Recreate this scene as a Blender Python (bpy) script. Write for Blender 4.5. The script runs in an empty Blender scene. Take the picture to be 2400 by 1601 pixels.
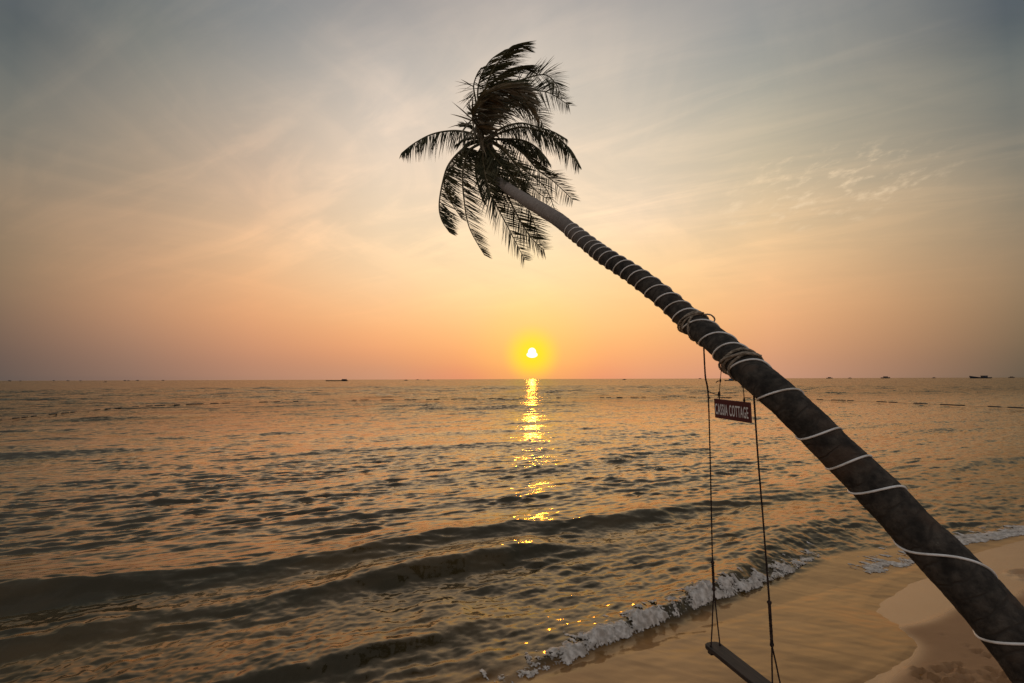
import bpy, bmesh, math, random
import numpy as np
from mathutils import Vector, Matrix

R = math.radians
random.seed(7)
rng = np.random.default_rng(11)
scene = bpy.context.scene
col = scene.collection

# ------------------------------------------------------------------ camera
F = 1200.0                       # focal length in photo pixels (2400 wide)
EYE = Vector((0, 0, 3.0))
PITCH = math.atan(88.0 / F)
ROLL = math.atan(7.8 / 2400.0)
fwd = Vector((0, math.cos(PITCH), math.sin(PITCH)))
right0 = Vector((1, 0, 0))
up0 = right0.cross(fwd)
right = (right0 * math.cos(ROLL) - up0 * math.sin(ROLL)).normalized()
up = right.cross(fwd).normalized()


def P(px, py, d):
    """world point seen at photo position (px,py), d metres in front of the eye"""
    return EYE + d * (fwd + right * ((px - 1200.0) / F) - up * ((py - 800.5) / F))


def proj(p):
    q = Vector(p) - EYE
    z = q.dot(fwd)
    return 1200 + F * q.dot(right) / z, 800.5 - F * q.dot(up) / z, z


cam_d = bpy.data.cameras.new("camera")
cam = bpy.data.objects.new("camera", cam_d)
col.objects.link(cam)
cam_d.sensor_width = 36
cam_d.lens = 18.0
cam_d.clip_start = 0.05
cam_d.clip_end = 60000
m = Matrix((right, up, -fwd)).transposed().to_4x4()
m.translation = EYE
cam.matrix_world = m
scene.camera = cam

# ------------------------------------------------------------------ helpers


def srgb(c):
    out = []
    for v in c:
        v = v / 255.0
        out.append(v / 12.92 if v <= 0.04045 else ((v + 0.055) / 1.055) ** 2.4)
    return out


def tag(o, label=None, cat=None, group=None, kind=None):
    if label:
        o["label"] = label
    if cat:
        o["category"] = cat
    if group:
        o["group"] = group
    if kind:
        o["kind"] = kind
    return o


def empty(name, loc):
    o = bpy.data.objects.new(name, None)
    o.empty_display_size = 0.2
    o.location = loc
    col.objects.link(o)
    return o


def link(name, me, mat, parent=None):
    o = bpy.data.objects.new(name, me)
    col.objects.link(o)
    if mat:
        me.materials.append(mat)
    if parent is not None:
        o.parent = parent
        o.location = o.location - Vector(parent.location) if parent.parent is None else o.location
        # vertices are in world space: undo the parent's offset
        root = parent
        off = Vector((0, 0, 0))
        while root is not None:
            off += root.location if root.type == 'EMPTY' else Vector((0, 0, 0))
            root = root.parent
        o.location = -off if parent.type == 'EMPTY' else Vector((0, 0, 0))
    return o


def mesh_np(name, verts, faces, smooth=True):
    """verts (n,3), faces (m,4) or list"""
    me = bpy.data.meshes.new(name)
    if isinstance(faces, np.ndarray):
        n = len(verts)
        k = faces.shape[1]
        me.vertices.add(n)
        me.vertices.foreach_set("co", np.asarray(verts, dtype=np.float32).ravel())
        me.loops.add(faces.size)
        me.loops.foreach_set("vertex_index", faces.astype(np.int32).ravel())
        me.polygons.add(len(faces))
        me.polygons.foreach_set("loop_start", np.arange(0, faces.size, k, dtype=np.int32))
        me.polygons.foreach_set("loop_total", np.full(len(faces), k, dtype=np.int32))
        me.update(calc_edges=True)
    else:
        me.from_pydata([tuple(v) for v in verts], [], faces)
    if smooth:
        me.polygons.foreach_set("use_smooth", np.ones(len(me.polygons), dtype=bool))
    me.validate()
    return me


def attr(me, name, vals):
    a = me.attributes.new(name, 'FLOAT', 'POINT')
    a.data.foreach_set("value", np.asarray(vals, dtype=np.float32))


def grid_faces(nr, nc):
    i = np.arange(nr - 1)[:, None] * nc + np.arange(nc - 1)[None, :]
    return np.stack([i, i + 1, i + nc + 1, i + nc], -1).reshape(-1, 4)


def catmull(pts, n):
    """pts list of Vectors -> n points evenly in parameter"""
    pts = [Vector(p) for p in pts]
    out = []
    k = len(pts) - 1
    for j in range(n):
        t = j / (n - 1) * k
        i = min(int(t), k - 1)
        f = t - i
        p0 = pts[max(i - 1, 0)]
        p1, p2 = pts[i], pts[i + 1]
        p3 = pts[min(i + 2, k)]
        out.append(0.5 * ((2 * p1) + (p2 - p0) * f + (2 * p0 - 5 * p1 + 4 * p2 - p3) * f * f
                          + (3 * p1 - p0 - 3 * p2 + p3) * f ** 3))
    return out


class MB:
    """collects tubes and boxes into one mesh"""

    def __init__(s):
        s.v, s.f = [], []

    def tube(s, pts, rad, nseg=8, cap=True, lump=0.0, seed=0):
        rr = random.Random(seed)
        pts = [Vector(p) for p in pts]
        n = len(pts)
        b0 = len(s.v)
        nrm = None
        for i, p in enumerate(pts):
            t = (pts[min(i + 1, n - 1)] - pts[max(i - 1, 0)]).normalized()
            if nrm is None:
                a = Vector((0, 0, 1)) if abs(t.z) < 0.9 else Vector((1, 0, 0))
                nrm = t.cross(a).normalized()
            else:
                nrm = (nrm - t * nrm.dot(t)).normalized()
            bi = t.cross(nrm)
            r = rad[i] if isinstance(rad, (list, tuple)) else rad
            for k in range(nseg):
                a = 2 * math.pi * k / nseg
                q = r * (1 + lump * (rr.random() - .5))
                s.v.append(p + (nrm * math.cos(a) + bi * math.sin(a)) * q)
        for i in range(n - 1):
            for k in range(nseg):
                a = b0 + i * nseg + k
                b = b0 + i * nseg + (k + 1) % nseg
                s.f.append((a, b, b + nseg, a + nseg))
        if cap:
            s.f.append(tuple(b0 + k for k in range(nseg))[::-1])
            s.f.append(tuple(b0 + (n - 1) * nseg + k for k in range(nseg)))
        return s

    def twisted(s, pts, rad, strands=3, twist=60.0, nseg=5, per=None):
        """laid rope: strands wound round the line"""
        pts = [Vector(p) for p in pts]
        n = len(pts)
        nrm = None
        fr = []
        L = 0
        for i, p in enumerate(pts):
            t = (pts[min(i + 1, n - 1)] - pts[max(i - 1, 0)]).normalized()
            if nrm is None:
                a = Vector((0, 0, 1)) if abs(t.z) < 0.9 else Vector((1, 0, 0))
                nrm = t.cross(a).normalized()
            else:
                nrm = (nrm - t * nrm.dot(t)).normalized()
            if i:
                L += (p - pts[i - 1]).length
            fr.append((p, nrm.copy(), t.cross(nrm), L))
        for k in range(strands):
            sp = []
            for (p, a, b, l) in fr:
                ang = 2 * math.pi * k / strands + l * twist
                sp.append(p + (a * math.cos(ang) + b * math.sin(ang)) * rad * 0.5)
            s.tube(sp, rad * 0.56, nseg)
        return s

    def box(s, c, ax, ay, az):
        """centre and three half-axis vectors"""
        b = len(s.v)
        c, ax, ay, az = map(Vector, (c, ax, ay, az))
        for i in (-1, 1):
            for j in (-1, 1):
                for k in (-1, 1):
                    s.v.append(c + ax * i + ay * j + az * k)
        for f in ((0, 1, 3, 2), (4, 6, 7, 5), (0, 4, 5, 1), (2, 3, 7, 6), (0, 2, 6, 4), (1, 5, 7, 3)):
            s.f.append(tuple(b + q for q in f))
        return s

    def build(s, name, mat, parent=None, smooth=True, bevel=0.0):
        me = bpy.data.meshes.new(name)
        me.from_pydata([tuple(v) for v in s.v], [], s.f)
        bm = bmesh.new()
        bm.from_mesh(me)
        bmesh.ops.recalc_face_normals(bm, faces=bm.faces)
        if bevel:
            bmesh.ops.bevel(bm, geom=[e for e in bm.edges], offset=bevel, segments=2, affect='EDGES', profile=0.6)
        for f in bm.faces:
            f.smooth = smooth
        bm.to_mesh(me)
        bm.free()
        return link(name, me, mat, parent)


# ------------------------------------------------------------------ numpy gradient noise
_perm = rng.permutation(512).astype(np.int64)
_g = np.stack([np.cos(np.linspace(0, 2 * np.pi, 64, endpoint=False)), np.sin(np.linspace(0, 2 * np.pi, 64, endpoint=False))], -1)


def pn(x, y, seed=0):
    x = np.asarray(x, float) + seed * 17.31
    y = np.asarray(y, float) + seed * 9.77
    xi = np.floor(x).astype(np.int64)
    yi = np.floor(y).astype(np.int64)
    xf, yf = x - xi, y - yi

    def gr(a, b, dx, dy):
        h = _perm[(_perm[a & 511] + b) & 511] & 63
        return _g[h, 0] * dx + _g[h, 1] * dy
    u = xf * xf * xf * (xf * (xf * 6 - 15) + 10)
    v = yf * yf * yf * (yf * (yf * 6 - 15) + 10)
    a = gr(xi, yi, xf, yf)
    b = gr(xi + 1, yi, xf - 1, yf)
    c = gr(xi, yi + 1, xf, yf - 1)
    d = gr(xi + 1, yi + 1, xf - 1, yf - 1)
    return ((a * (1 - u) + b * u) * (1 - v) + (c * (1 - u) + d * u) * v) * 1.5


def fbm(x, y, octv=4, seed=0, gain=0.5):
    s, a, tot = 0, 1.0, 0
    for k in range(octv):
        s = s + a * pn(x * 2 ** k, y * 2 ** k, seed + k)
        tot += a
        a *= gain
    return s / tot


def sst(a, b, x):
    t = np.clip((x - a) / (b - a), 0, 1)
    return t * t * (3 - 2 * t)


# ------------------------------------------------------------------ node helpers
def new_mat(name):
    mt = bpy.data.materials.new(name)
    mt.use_nodes = True
    nt = mt.node_tree
    b = nt.nodes["Principled BSDF"]
    return mt, nt, b


def N(nt, typ, **kw):
    n = nt.nodes.new(typ)
    for k, v in kw.items():
        if k.startswith("i_"):
            key = k[2:]
            key = int(key) if key.isdigit() else key.replace("_", " ")
            n.inputs[key].default_value = v
        else:
            setattr(n, k, v)
    return n


def math_n(nt, op, a, b=None, c=None, clamp=False):
    n = nt.nodes.new("ShaderNodeMath")
    n.operation = op
    n.use_clamp = clamp
    for i, v in enumerate((a, b, c)):
        if v is None:
            continue
        if isinstance(v, (int, float)):
            n.inputs[i].default_value = v
        else:
            nt.links.new(v, n.inputs[i])
    return n.outputs[0]


def mixc(nt, fac, a, b, blend='MIX'):
    n = nt.nodes.new("ShaderNodeMix")
    n.data_type = 'RGBA'
    n.blend_type = blend
    n.clamp_factor = True
    for i, v in ((0, fac), (6, a), (7, b)):
        if isinstance(v, (int, float)):
            n.inputs[i].default_value = v
        elif isinstance(v, (list, tuple)):
            n.inputs[i].default_value = (*v[:3], 1)
        else:
            nt.links.new(v, n.inputs[i])
    return n.outputs[2]


def mapr(nt, v, a, b, c=0.0, d=1.0, interp='SMOOTHSTEP'):
    n = nt.nodes.new("ShaderNodeMapRange")
    n.interpolation_type = interp
    n.clamp = True if interp == 'LINEAR' else n.clamp
    nt.links.new(v, n.inputs[0])
    for i, q in enumerate((a, b, c, d)):
        n.inputs[i + 1].default_value = q
    return n.outputs[0]


# ------------------------------------------------------------------ sky
SUN_PX = (1247.0, 829.0)
sd = (P(*SUN_PX, 1.0) - EYE).normalized()
SUN_EL = math.asin(sd.z)
SUN_AZ = math.atan2(sd.x, sd.y)          # from +Y towards +X


def px_el(px, py):
    d = (P(px, py, 1.0) - EYE).normalized()
    return math.degrees(math.asin(d.z)), math.degrees(math.atan2(d.x, d.y))


# colours of the evening sky by height, at five compass bearings round the sun
SKY = {
    0: [(880, (98, 86, 80)), (800, (116, 94, 82)), (700, (138, 112, 90)), (600, (148, 124, 98)), (500, (146, 126, 104)),
        (400, (142, 128, 110)), (300, (132, 126, 114)), (200, (118, 118, 111)), (100, (100, 105, 104)), (0, (82, 89, 92))],
    320: [(880, (138, 110, 96)), (800, (166, 126, 102)), (720, (191, 143, 108)), (620, (197, 156, 120)), (500, (186, 156, 127)),
          (400, (174, 153, 130)), (300, (163, 149, 132)), (220, (154, 145, 132)), (100, (134, 134, 127)), (0, (110, 115, 114))],
    600: [(880, (176, 132, 108)), (820, (200, 142, 110)), (740, (230, 166, 118)), (660, (236, 182, 134)), (580, (236, 192, 148)),
          (480, (222, 188, 156)), (380, (208, 182, 158)), (260, (188, 174, 158)), (130, (166, 160, 152)), (0, (136, 138, 138))],
    900: [(880, (204, 148, 116)), (850, (216, 152, 113)), (810, (240, 166, 116)), (750, (251, 187, 128)), (660, (254, 212, 163)),
          (560, (251, 219, 179)), (450, (246, 219, 188)), (320, (238, 216, 194)), (180, (206, 195, 183)), (0, (160, 155, 152))],
    1247: [(880, (246, 148, 102)), (850, (252, 164, 104)), (790, (254, 192, 120)), (720, (255, 217, 150)), (650, (254, 224, 170)),
           (560, (252, 227, 187)), (450, (248, 223, 193)), (330, (237, 217, 194)), (180, (214, 203, 188)), (0, (187, 178, 171))],
    1500: [(880, (226, 156, 118)), (820, (246, 172, 114)), (760, (251, 193, 126)), (680, (253, 208, 148)), (580, (251, 216, 170)),
           (500, (246, 219, 188)), (400, (236, 214, 185)), (280, (216, 202, 182)), (130, (190, 183, 173)), (0, (168, 164, 160))],
    1800: [(880, (202, 150, 122)), (820, (218, 158, 118)), (740, (240, 178, 126)), (660, (243, 192, 140)), (580, (238, 199, 151)),
           (480, (224, 197, 159)), (380, (209, 191, 161)), (260, (187, 179, 160)), (130, (166, 164, 155)), (0, (144, 146, 146))],
    2400: [(880, (98, 88, 74)), (800, (122, 102, 80)), (700, (145, 120, 92)), (600, (154, 131, 104)), (500, (150, 134, 111)),
           (400, (141, 132, 115)), (300, (128, 125, 115)), (200, (114, 117, 112)), (100, (99, 106, 106)), (0, (82, 90, 96))],
}
EL_MAX = 60.0
world = bpy.data.worlds.new("World")
scene.world = world
world.use_nodes = True
nt = world.node_tree
nt.nodes.clear()
L = nt.links
tc = N(nt, "ShaderNodeTexCoord")
sep = N(nt, "ShaderNodeSeparateXYZ")
L.new(tc.outputs["Generated"], sep.inputs[0])
dx, dy, dz = sep.outputs
el = math_n(nt, 'MULTIPLY', math_n(nt, 'ARCSINE', dz), 180 / math.pi)
az = math_n(nt, 'MULTIPLY', math_n(nt, 'ARCTAN2', dx, dy), 180 / math.pi)
elf = math_n(nt, 'DIVIDE', el, EL_MAX, clamp=True)


def ramp(fac, stops, interp='B_SPLINE'):
    r = N(nt, "ShaderNodeValToRGB")
    r.color_ramp.interpolation = interp
    e = r.color_ramp.elements
    stops = sorted(stops)
    while len(e) < len(stops):
        e.new(0.5)
    for i, (p, c) in enumerate(stops):
        e[i].position = p
        e[i].color = (*c, 1)
    L.new(fac, r.inputs[0])
    return r.outputs[0]


cols = []
ZEN = (0.25, 0.255, 0.27)
for x, tab in SKY.items():
    st = []
    for (y, c) in tab:
        e_, a_ = px_el(x, y)
        st.append((max(e_, 0.0) / EL_MAX, srgb(c)))
    last = st[-1]
    for k, f in ((0.82, 0.6), (1.0, 0.9)):
        st.append((k, [last[1][i] * (1 - f) * 0.85 + ZEN[i] * f for i in range(3)]))
    cols.append((px_el(x, 600)[1], ramp(elf, st)))
cur = cols[0][1]
for i in range(1, len(cols)):
    f = mapr(nt, az, cols[i - 1][0], cols[i][0], interp='SMOOTHERSTEP' if False else 'LINEAR')
    cur = mixc(nt, f, cur, cols[i][1])
# the dusk sky behind the viewer
absaz = math_n(nt, 'ABSOLUTE', az)
back = ramp(elf, [(0.0, (0.34, 0.30, 0.285)), (0.25, (0.46, 0.42, 0.40)), (0.6, (0.36, 0.36, 0.37)), (1.0, ZEN)])
fb = mapr(nt, absaz, 47, 120)
cur = mixc(nt, fb, cur, back)

# thin cirrus drifting in streaks, on a high flat layer
den = math_n(nt, 'ADD', math_n(nt, 'MAXIMUM', dz, 0.0), 0.14)
cx = math_n(nt, 'DIVIDE', dx, den)
cy = math_n(nt, 'DIVIDE', dy, den)
cv = N(nt, "ShaderNodeCombineXYZ")
L.new(cx, cv.inputs[0])
L.new(cy, cv.inputs[1])


def cloud(rot, sx, sy, scale, detail, rough, dist, w):
    mp = N(nt, "ShaderNodeMapping")
    m0 = N(nt, "ShaderNodeMapping")
    m0.inputs["Rotation"].default_value = (0, 0, R(rot))
    L.new(cv.outputs[0], m0.inputs[0])
    mp.inputs["Scale"].default_value = (sx, sy, 1)
    mp.inputs["Location"].default_value = (w * 1.7, w, 0)
    L.new(m0.outputs[0], mp.inputs[0])
    n = N(nt, "ShaderNodeTexNoise")
    n.inputs["Scale"].default_value = scale
    n.inputs["Detail"].default_value = detail
    n.inputs["Roughness"].default_value = rough
    n.inputs["Distortion"].default_value = dist
    L.new(mp.outputs[0], n.inputs["Vector"])
    return n.outputs["Fac"]


c1 = cloud(-58, 2.2, 0.55, 1.5, 6, 0.58, 1.3, 3.1)     # long streaks
c2 = cloud(30, 1.5, 0.75, 1.0, 6, 0.58, 1.0, 8.4)        # broad veils
c3 = cloud(-68, 5.0, 1.3, 1.5, 6, 0.62, 0.6, 5.2)        # fine wisps
cl = math_n(nt, 'ADD', math_n(nt, 'MULTIPLY', mapr(nt, c1, 0.44, 0.70), 0.55),
            math_n(nt, 'MULTIPLY', mapr(nt, c2, 0.40, 0.66), 0.5))
cl = math_n(nt, 'ADD', cl, math_n(nt, 'MULTIPLY', mapr(nt, c3, 0.47, 0.72), 0.14))
cl = math_n(nt, 'ADD', math_n(nt, 'MULTIPLY', math_n(nt, 'SUBTRACT', cl, 0.36), mapr(nt, el, 3.0, 20.0)), 0.36)
brt = mixc(nt, 1.0, cur, (1.20, 1.145, 1.10), 'MULTIPLY')
drk = mixc(nt, 1.0, cur, (0.92, 0.945, 0.97), 'MULTIPLY')
cur = mixc(nt, cl, drk, brt)
# a patch of small puffs on the right
pe, pa = px_el(1880, 448)
du = math_n(nt, 'DIVIDE', math_n(nt, 'SUBTRACT', az, pa), 11.0)
dv = math_n(nt, 'DIVIDE', math_n(nt, 'SUBTRACT', el, pe), 3.6)
dd = math_n(nt, 'ADD', math_n(nt, 'MULTIPLY', du, du), math_n(nt, 'MULTIPLY', dv, dv))
msk = mapr(nt, dd, 0.0, 1.5, 1.0, 0.0)
pv = N(nt, "ShaderNodeCombineXYZ")
L.new(math_n(nt, 'ADD', math_n(nt, 'MULTIPLY', az, 0.42), 7.75), pv.inputs[0])
L.new(math_n(nt, 'ADD', math_n(nt, 'MULTIPLY', el, 0.95), math_n(nt, 'MULTIPLY', az, -0.16)), pv.inputs[1])
pnz = N(nt, "ShaderNodeTexNoise")
pnz.inputs["Scale"].default_value = 1.15
pnz.inputs["Detail"].default_value = 5
pnz.inputs["Roughness"].default_value = 0.62
pnz.inputs["Distortion"].default_value = 0.15
L.new(pv.outputs[0], pnz.inputs["Vector"])
puff = math_n(nt, 'MULTIPLY', mapr(nt, pnz.outputs["Fac"], 0.48, 0.78), msk)
cur = mixc(nt, math_n(nt, 'MULTIPLY', puff, 0.75), cur, srgb((246, 218, 180)))

# glow of the low sun and its squashed disc
dot = N(nt, "ShaderNodeVectorMath", operation='DOT_PRODUCT')
L.new(tc.outputs["Generated"], dot.inputs[0])
dot.inputs[1].default_value = sd
ang = math_n(nt, 'MULTIPLY', math_n(nt, 'ARCCOSINE', math_n(nt, 'MINIMUM', dot.outputs["Value"], 1.0)), 180 / math.pi)
g1 = mapr(nt, ang, 0.5, 3.7, 0.96, 0.0)
g2 = mapr(nt, ang, 0.5, 9.0, 0.32, 0.0)
cur = mixc(nt, g2, cur, srgb((255, 216, 96)))
cur = mixc(nt, g1, cur, srgb((255, 228, 38)))
sel, saz = math.degrees(SUN_EL), math.degrees(SUN_AZ)


def ell(py, rx, ry):
    e0 = px_el(SUN_PX[0], py)[0]
    k = 180 / math.pi / F
    u_ = math_n(nt, 'DIVIDE', math_n(nt, 'SUBTRACT', az, saz), rx * k)
    v_ = math_n(nt, 'DIVIDE', math_n(nt, 'SUBTRACT', el, e0), ry * k)
    d_ = math_n(nt, 'ADD', math_n(nt, 'MULTIPLY', u_, u_), math_n(nt, 'MULTIPLY', v_, v_))
    return mapr(nt, d_, 0.8, 1.25, 1.0, 0.0)


disc = math_n(nt, 'MAXIMUM', ell(831.5, 12.3, 6.8), ell(825.0, 9.0, 9.5))
cur = mixc(nt, disc, cur, (1.8, 1.7, 1.5))
bg = N(nt, "ShaderNodeBackground")
L.new(cur, bg.inputs[0])
bg.inputs[1].default_value = 0.98
sky = N(nt, "ShaderNodeTexSky")
sky.sky_type = 'NISHITA'
sky.sun_disc = False
sky.sun_elevation = SUN_EL
sky.sun_rotation = SUN_AZ
sky.dust_density = 3.0
bg2 = N(nt, "ShaderNodeBackground")
L.new(sky.outputs[0], bg2.inputs[0])
bg2.inputs[1].default_value = 0.003
ad = N(nt, "ShaderNodeAddShader")
L.new(bg.outputs[0], ad.inputs[0])
L.new(bg2.outputs[0], ad.inputs[1])
wo = N(nt, "ShaderNodeOutputWorld")
L.new(ad.outputs[0], wo.inputs[0])

sun_d = bpy.data.lights.new("sun", 'SUN')
sun_d.energy = 0.08
sun_d.angle = R(0.55)
sun_d.color = (1.0, 0.31, 0.025)
sun = bpy.data.objects.new("sun", sun_d)
sun.rotation_euler = (-sd).to_track_quat('-Z', 'Y').to_euler()
sun.location = (2, 30, 12)
col.objects.link(sun)

# ------------------------------------------------------------------ beach and sea
SH = R(26.0)
nx, ny = -math.sin(SH), math.cos(SH)      # seaward
tx, ty = math.cos(SH), math.sin(SH)       # along the shore
S0 = 4.6


def st(x, y):
    return nx * x + ny * y, tx * x + ty * y


def sand_base(x, y):
    s, t = st(x, y)
    d = S0 - s
    z = np.where(d > 0, 0.105 * d, -0.16 * (-d) / (1 + 0.06 * (-d)))
    z = np.where(d > 9, 0.945 + 0.03 * (d - 9), z)
    return np.clip(z, -2.2, 3.0)


def ground_px(px, py):
    """photo position -> point on the beach slope"""
    d = (P(px, py, 1.0) - EYE)
    lo = 2.0
    q = EYE
    for k in range(4000):
        q = EYE + d * (lo + k * 0.005)
        if q.z < float(sand_base(np.array(q.x), np.array(q.y))):
            break
    return q


# outline of the thin sheet of water that has run up the sand
LOBE_PX = [(1700, 1700), (1900, 1640), (1996, 1601), (2069, 1567), (2112, 1538), (2132, 1513), (2120, 1490), (2090, 1467),
           (2050, 1446), (2022, 1430), (2040, 1400), (2090, 1364), (2150, 1338), (2215, 1300), (2300, 1278), (2400, 1256), (2600, 1215)]
lobe = np.array([[*ground_px(*p).xy] for p in LOBE_PX])
WET_PX = [(1700, 1760), (2000, 1640), (2075, 1585), (2134, 1516), (2092, 1472), (2165, 1453), (2222, 1424), (2290, 1404), (2345, 1398),
          (2372, 1392), (2400, 1374), (2600, 1300)]
wetl = np.array([[*ground_px(*p).xy] for p in WET_PX])


def smooth_line(a, n=8):
    pts = catmull([Vector((p[0], p[1], 0)) for p in a], len(a) * n)
    return np.array([[p.x, p.y] for p in pts])


lobe = smooth_line(lobe, 6)
wetl = smooth_line(wetl, 6)


def sdist(x, y, line):
    """signed distance to a line running along the beach, positive to seaward"""
    shp = x.shape
    x, y = x.ravel(), y.ravel()
    out = np.full(x.shape, 50.0)
    s, t = st(x, y)
    near = (s < 9) & (s > -6) & (t > -25) & (t < 40)
    xs, ys = x[near], y[near]
    best = np.full(xs.shape, 1e9)
    sign = np.ones(xs.shape)
    a, b = line[:-1], line[1:]
    for i in range(len(a)):
        ex, ey = b[i] - a[i]
        l2 = ex * ex + ey * ey + 1e-12
        u = np.clip(((xs - a[i, 0]) * ex + (ys - a[i, 1]) * ey) / l2, 0, 1)
        qx, qy = xs - a[i, 0] - u * ex, ys - a[i, 1] - u * ey
        d = qx * qx + qy * qy
        c = ex * qy - ey * qx
        m_ = d < best
        best = np.where(m_, d, best)
        sign = np.where(m_, np.sign(c), sign)
    out[near] = np.sqrt(best) * sign
    out[(s <= -6)] = -50
    far_l = (~near) & (s > -6) & (s < 9)
    out[far_l] = (s[far_l] - 4.0)
    return out.reshape(shp)


# foam line of the little shore break: (along, seaward)
FOAM_PX = [(1120, 1640), (1210, 1596), (1300, 1560), (1400, 1520), (1500, 1480), (1600, 1440), (1680, 1408), (1760, 1378),
           (1840, 1345), (1900, 1312), (1950, 1285)]
fo = []
for p in FOAM_PX:
    q = P(*p, 1.0) - EYE
    k = -(EYE.z - 0.06) / q.z
    q = EYE + q * k
    fo.append(st(q.x, q.y)[::-1])
fo = np.array(fo)


def foam_s(t):
    t = np.asarray(t, float)
    base = np.interp(t, fo[:, 0], fo[:, 1])
    base = base - np.where(t > fo[-1, 0], np.clip((t - fo[-1, 0]) * 0.22, 0, 1.0), 0)
    base = base - np.where(t < fo[0, 0], (fo[0, 0] - t) * 0.12, 0)
    return base + 0.05 * pn(t * 2.3, t * 0 + 3.1, 5) + 0.03 * pn(t * 6.1, t * 0 + 1.3, 6)


# open water: many small waves
WAV = []
for k in range(110):
    lam = 0.24 * (24.0 ** (k / 109.0))
    lam *= math.exp(rng.normal(0, .06))
    spread = R(19) if lam < 0.62 else (R(12) if lam < 2 else R(9))
    th = SH + rng.normal(0, 1) * spread + (R(-6) if lam < 2 else 0)
    kk = 2 * math.pi / lam
    WAV.append((lam, kk * -math.sin(th), kk * math.cos(th), rng.uniform(0, 6.283)))


def sea_height(x, y, dr):
    """height of the sea surface above mean level, without the run-up sheet"""
    s, t = st(x, y)
    h = np.zeros_like(x)
    offs = s - S0
    calm = sst(0.2, 9.0, offs)                        # little waves fade at the shore
    env = 0.48 + 0.45 * pn(t * 0.10, s * 0.16, 2) + 0.70 * pn(t * 0.36, s * 0.9, 3) + 0.70 * pn(t * 0.8, s * 2.4, 4)
    env = np.clip(env, 0.10, 1.9)
    env2 = np.clip(0.8 + 0.9 * pn(t * 0.07, s * 0.05, 8), 0.15, 1.7)
    far_ = sst(25, 120, s)
    for lam, kx, ky, ph in WAV:
        w = sst(1.6, 3.2, lam / dr)
        a = (0.0058 * lam ** 0.55 if lam < 0.62 else 0.0025) if lam < 2.2 else 0.0068 * lam ** 0.05
        a = a * (1 + 1.5 * far_)
        c = np.sin(kx * x + ky * y + ph)
        c = 2.4 * ((c + 1) * 0.5) ** 2.3 - 0.9
        if lam < 2:
            h += w * a * c * env * (0.45 + 0.55 * calm)
        else:
            h += w * a * c * env2 * calm
    # swell lines coming in
    def bore(sc, H, wf, wb):
        d = s - sc
        return H * np.where(d < 0, np.exp(-(d / wf) ** 2), np.exp(-(np.abs(d) / wb) ** 1.3))
    w1 = 0.22 * pn(t * 0.33, t * 0 + .5, 21) + 0.10 * pn(t * 1.1, t * 0 + .7, 22)
    H1 = 0.20 * np.clip(0.95 + 0.5 * pn(t * 0.22, t * 0 + .1, 23), 0.5, 1.4) * (1 - 0.75 * sst(6.5, 13.0, t))
    h += bore(9.05 + w1 + 0.22 * np.exp(-((t + 4) / 4.) ** 2), H1 * (1 + 0.35 * sst(-1, -7, t)), 0.32, 1.4)
    w2 = 0.25 * pn(t * 0.5, t * 0 + 2.5, 24) + 0.08 * pn(t * 1.6, t * 0 + 2.5, 27)
    H2 = 0.15 * np.clip(0.9 + 0.9 * pn(t * 0.35, t * 0 + 5.1, 25), 0.25, 1.5) * (1 - sst(4, 7.5, t))
    h += bore(7.95 + w2, H2, 0.30, 0.9)
    w3 = 0.12 * pn(t * 0.6, t * 0 + 6.5, 26) + 0.04 * pn(t * 2.2, t * 0 + 2.5, 28)
    H3 = 0.10 * (1 - sst(1.2, 3.4, t)) * np.clip(0.9 + 0.5 * pn(t * 0.5, t * 0 + 8.1, 29), 0.4, 1.3)
    h += bore(5.95 + w3 + 0.05 * t * 0, H3, 0.20, 0.75)
    # far rows of swell
    for sc, H in ((12.6, 0.09), (15.6, 0.11), (19.0, 0.13), (22.0, 0.15), (26.5, 0.14), (32.0, 0.17), (40, 0.16), (50, 0.2), (64, 0.2)):
        ww = 1.1 * pn(t * 0.07 + sc, t * 0 + sc, 31) + 0.4 * pn(t * 0.28, t * 0 + sc, 32)
        HH = H * np.clip(0.15 + 1.5 * pn(t * 0.06 + sc, t * 0 + 1.7 * sc, 33) + 0.5 * sst(6, -18, t), 0.0, 1.1)
        wf = 0.30 + sc * 0.013
        h += bore(sc + ww, HH, wf, wf * 2.6) * sst(1.0, 2.2, wf * 2 / dr)
    # shore break: steep where it foams, a broad smooth hump further along
    fs = foam_s(t)
    on = sst(fo[0, 0] - 1.0, fo[0, 0] + 1.5, t)
    op = sst(5.0, 8.6, t)
    fo_ = np.clip((t - fo[-1, 0]) * 0.30, 0, 1.6)
    hb = (0.06 + 0.10 * sst(2.0, 5.0, t)) * (1 - 0.9 * sst(9.5, 13.5, t))
    h += on * bore(fs + fo_ + 0.14 + 0.75 * op, hb, 0.11 + 0.42 * op, 0.6 + 0.5 * op)
    # soft drawn-out ripples running shoreward over the wave fronts
    near = sst(12, 6, s) * sst(4.4, 5.4, s)
    h += near * (0.018 * pn(t * 1.5 + 0.5 * s, s * 0.5, 41) + 0.010 * pn(t * 3.4 + s * .6, s * 1.1, 42)
                 + 0.007 * pn(t * 2.6, s * 6.0, 43) + 0.0055 * pn(t * 6 + s * 2, s * 9.0, 44) + 0.003 * pn(t * 13 + s * 4, s * 16.0, 45)
                 + 0.0085 * pn(t * 5.5 - s * 2.5, s * 1.6, 46) + 0.0045 * pn(t * 13 - s * 5.0, s * 3.2, 47))
    return h


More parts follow.
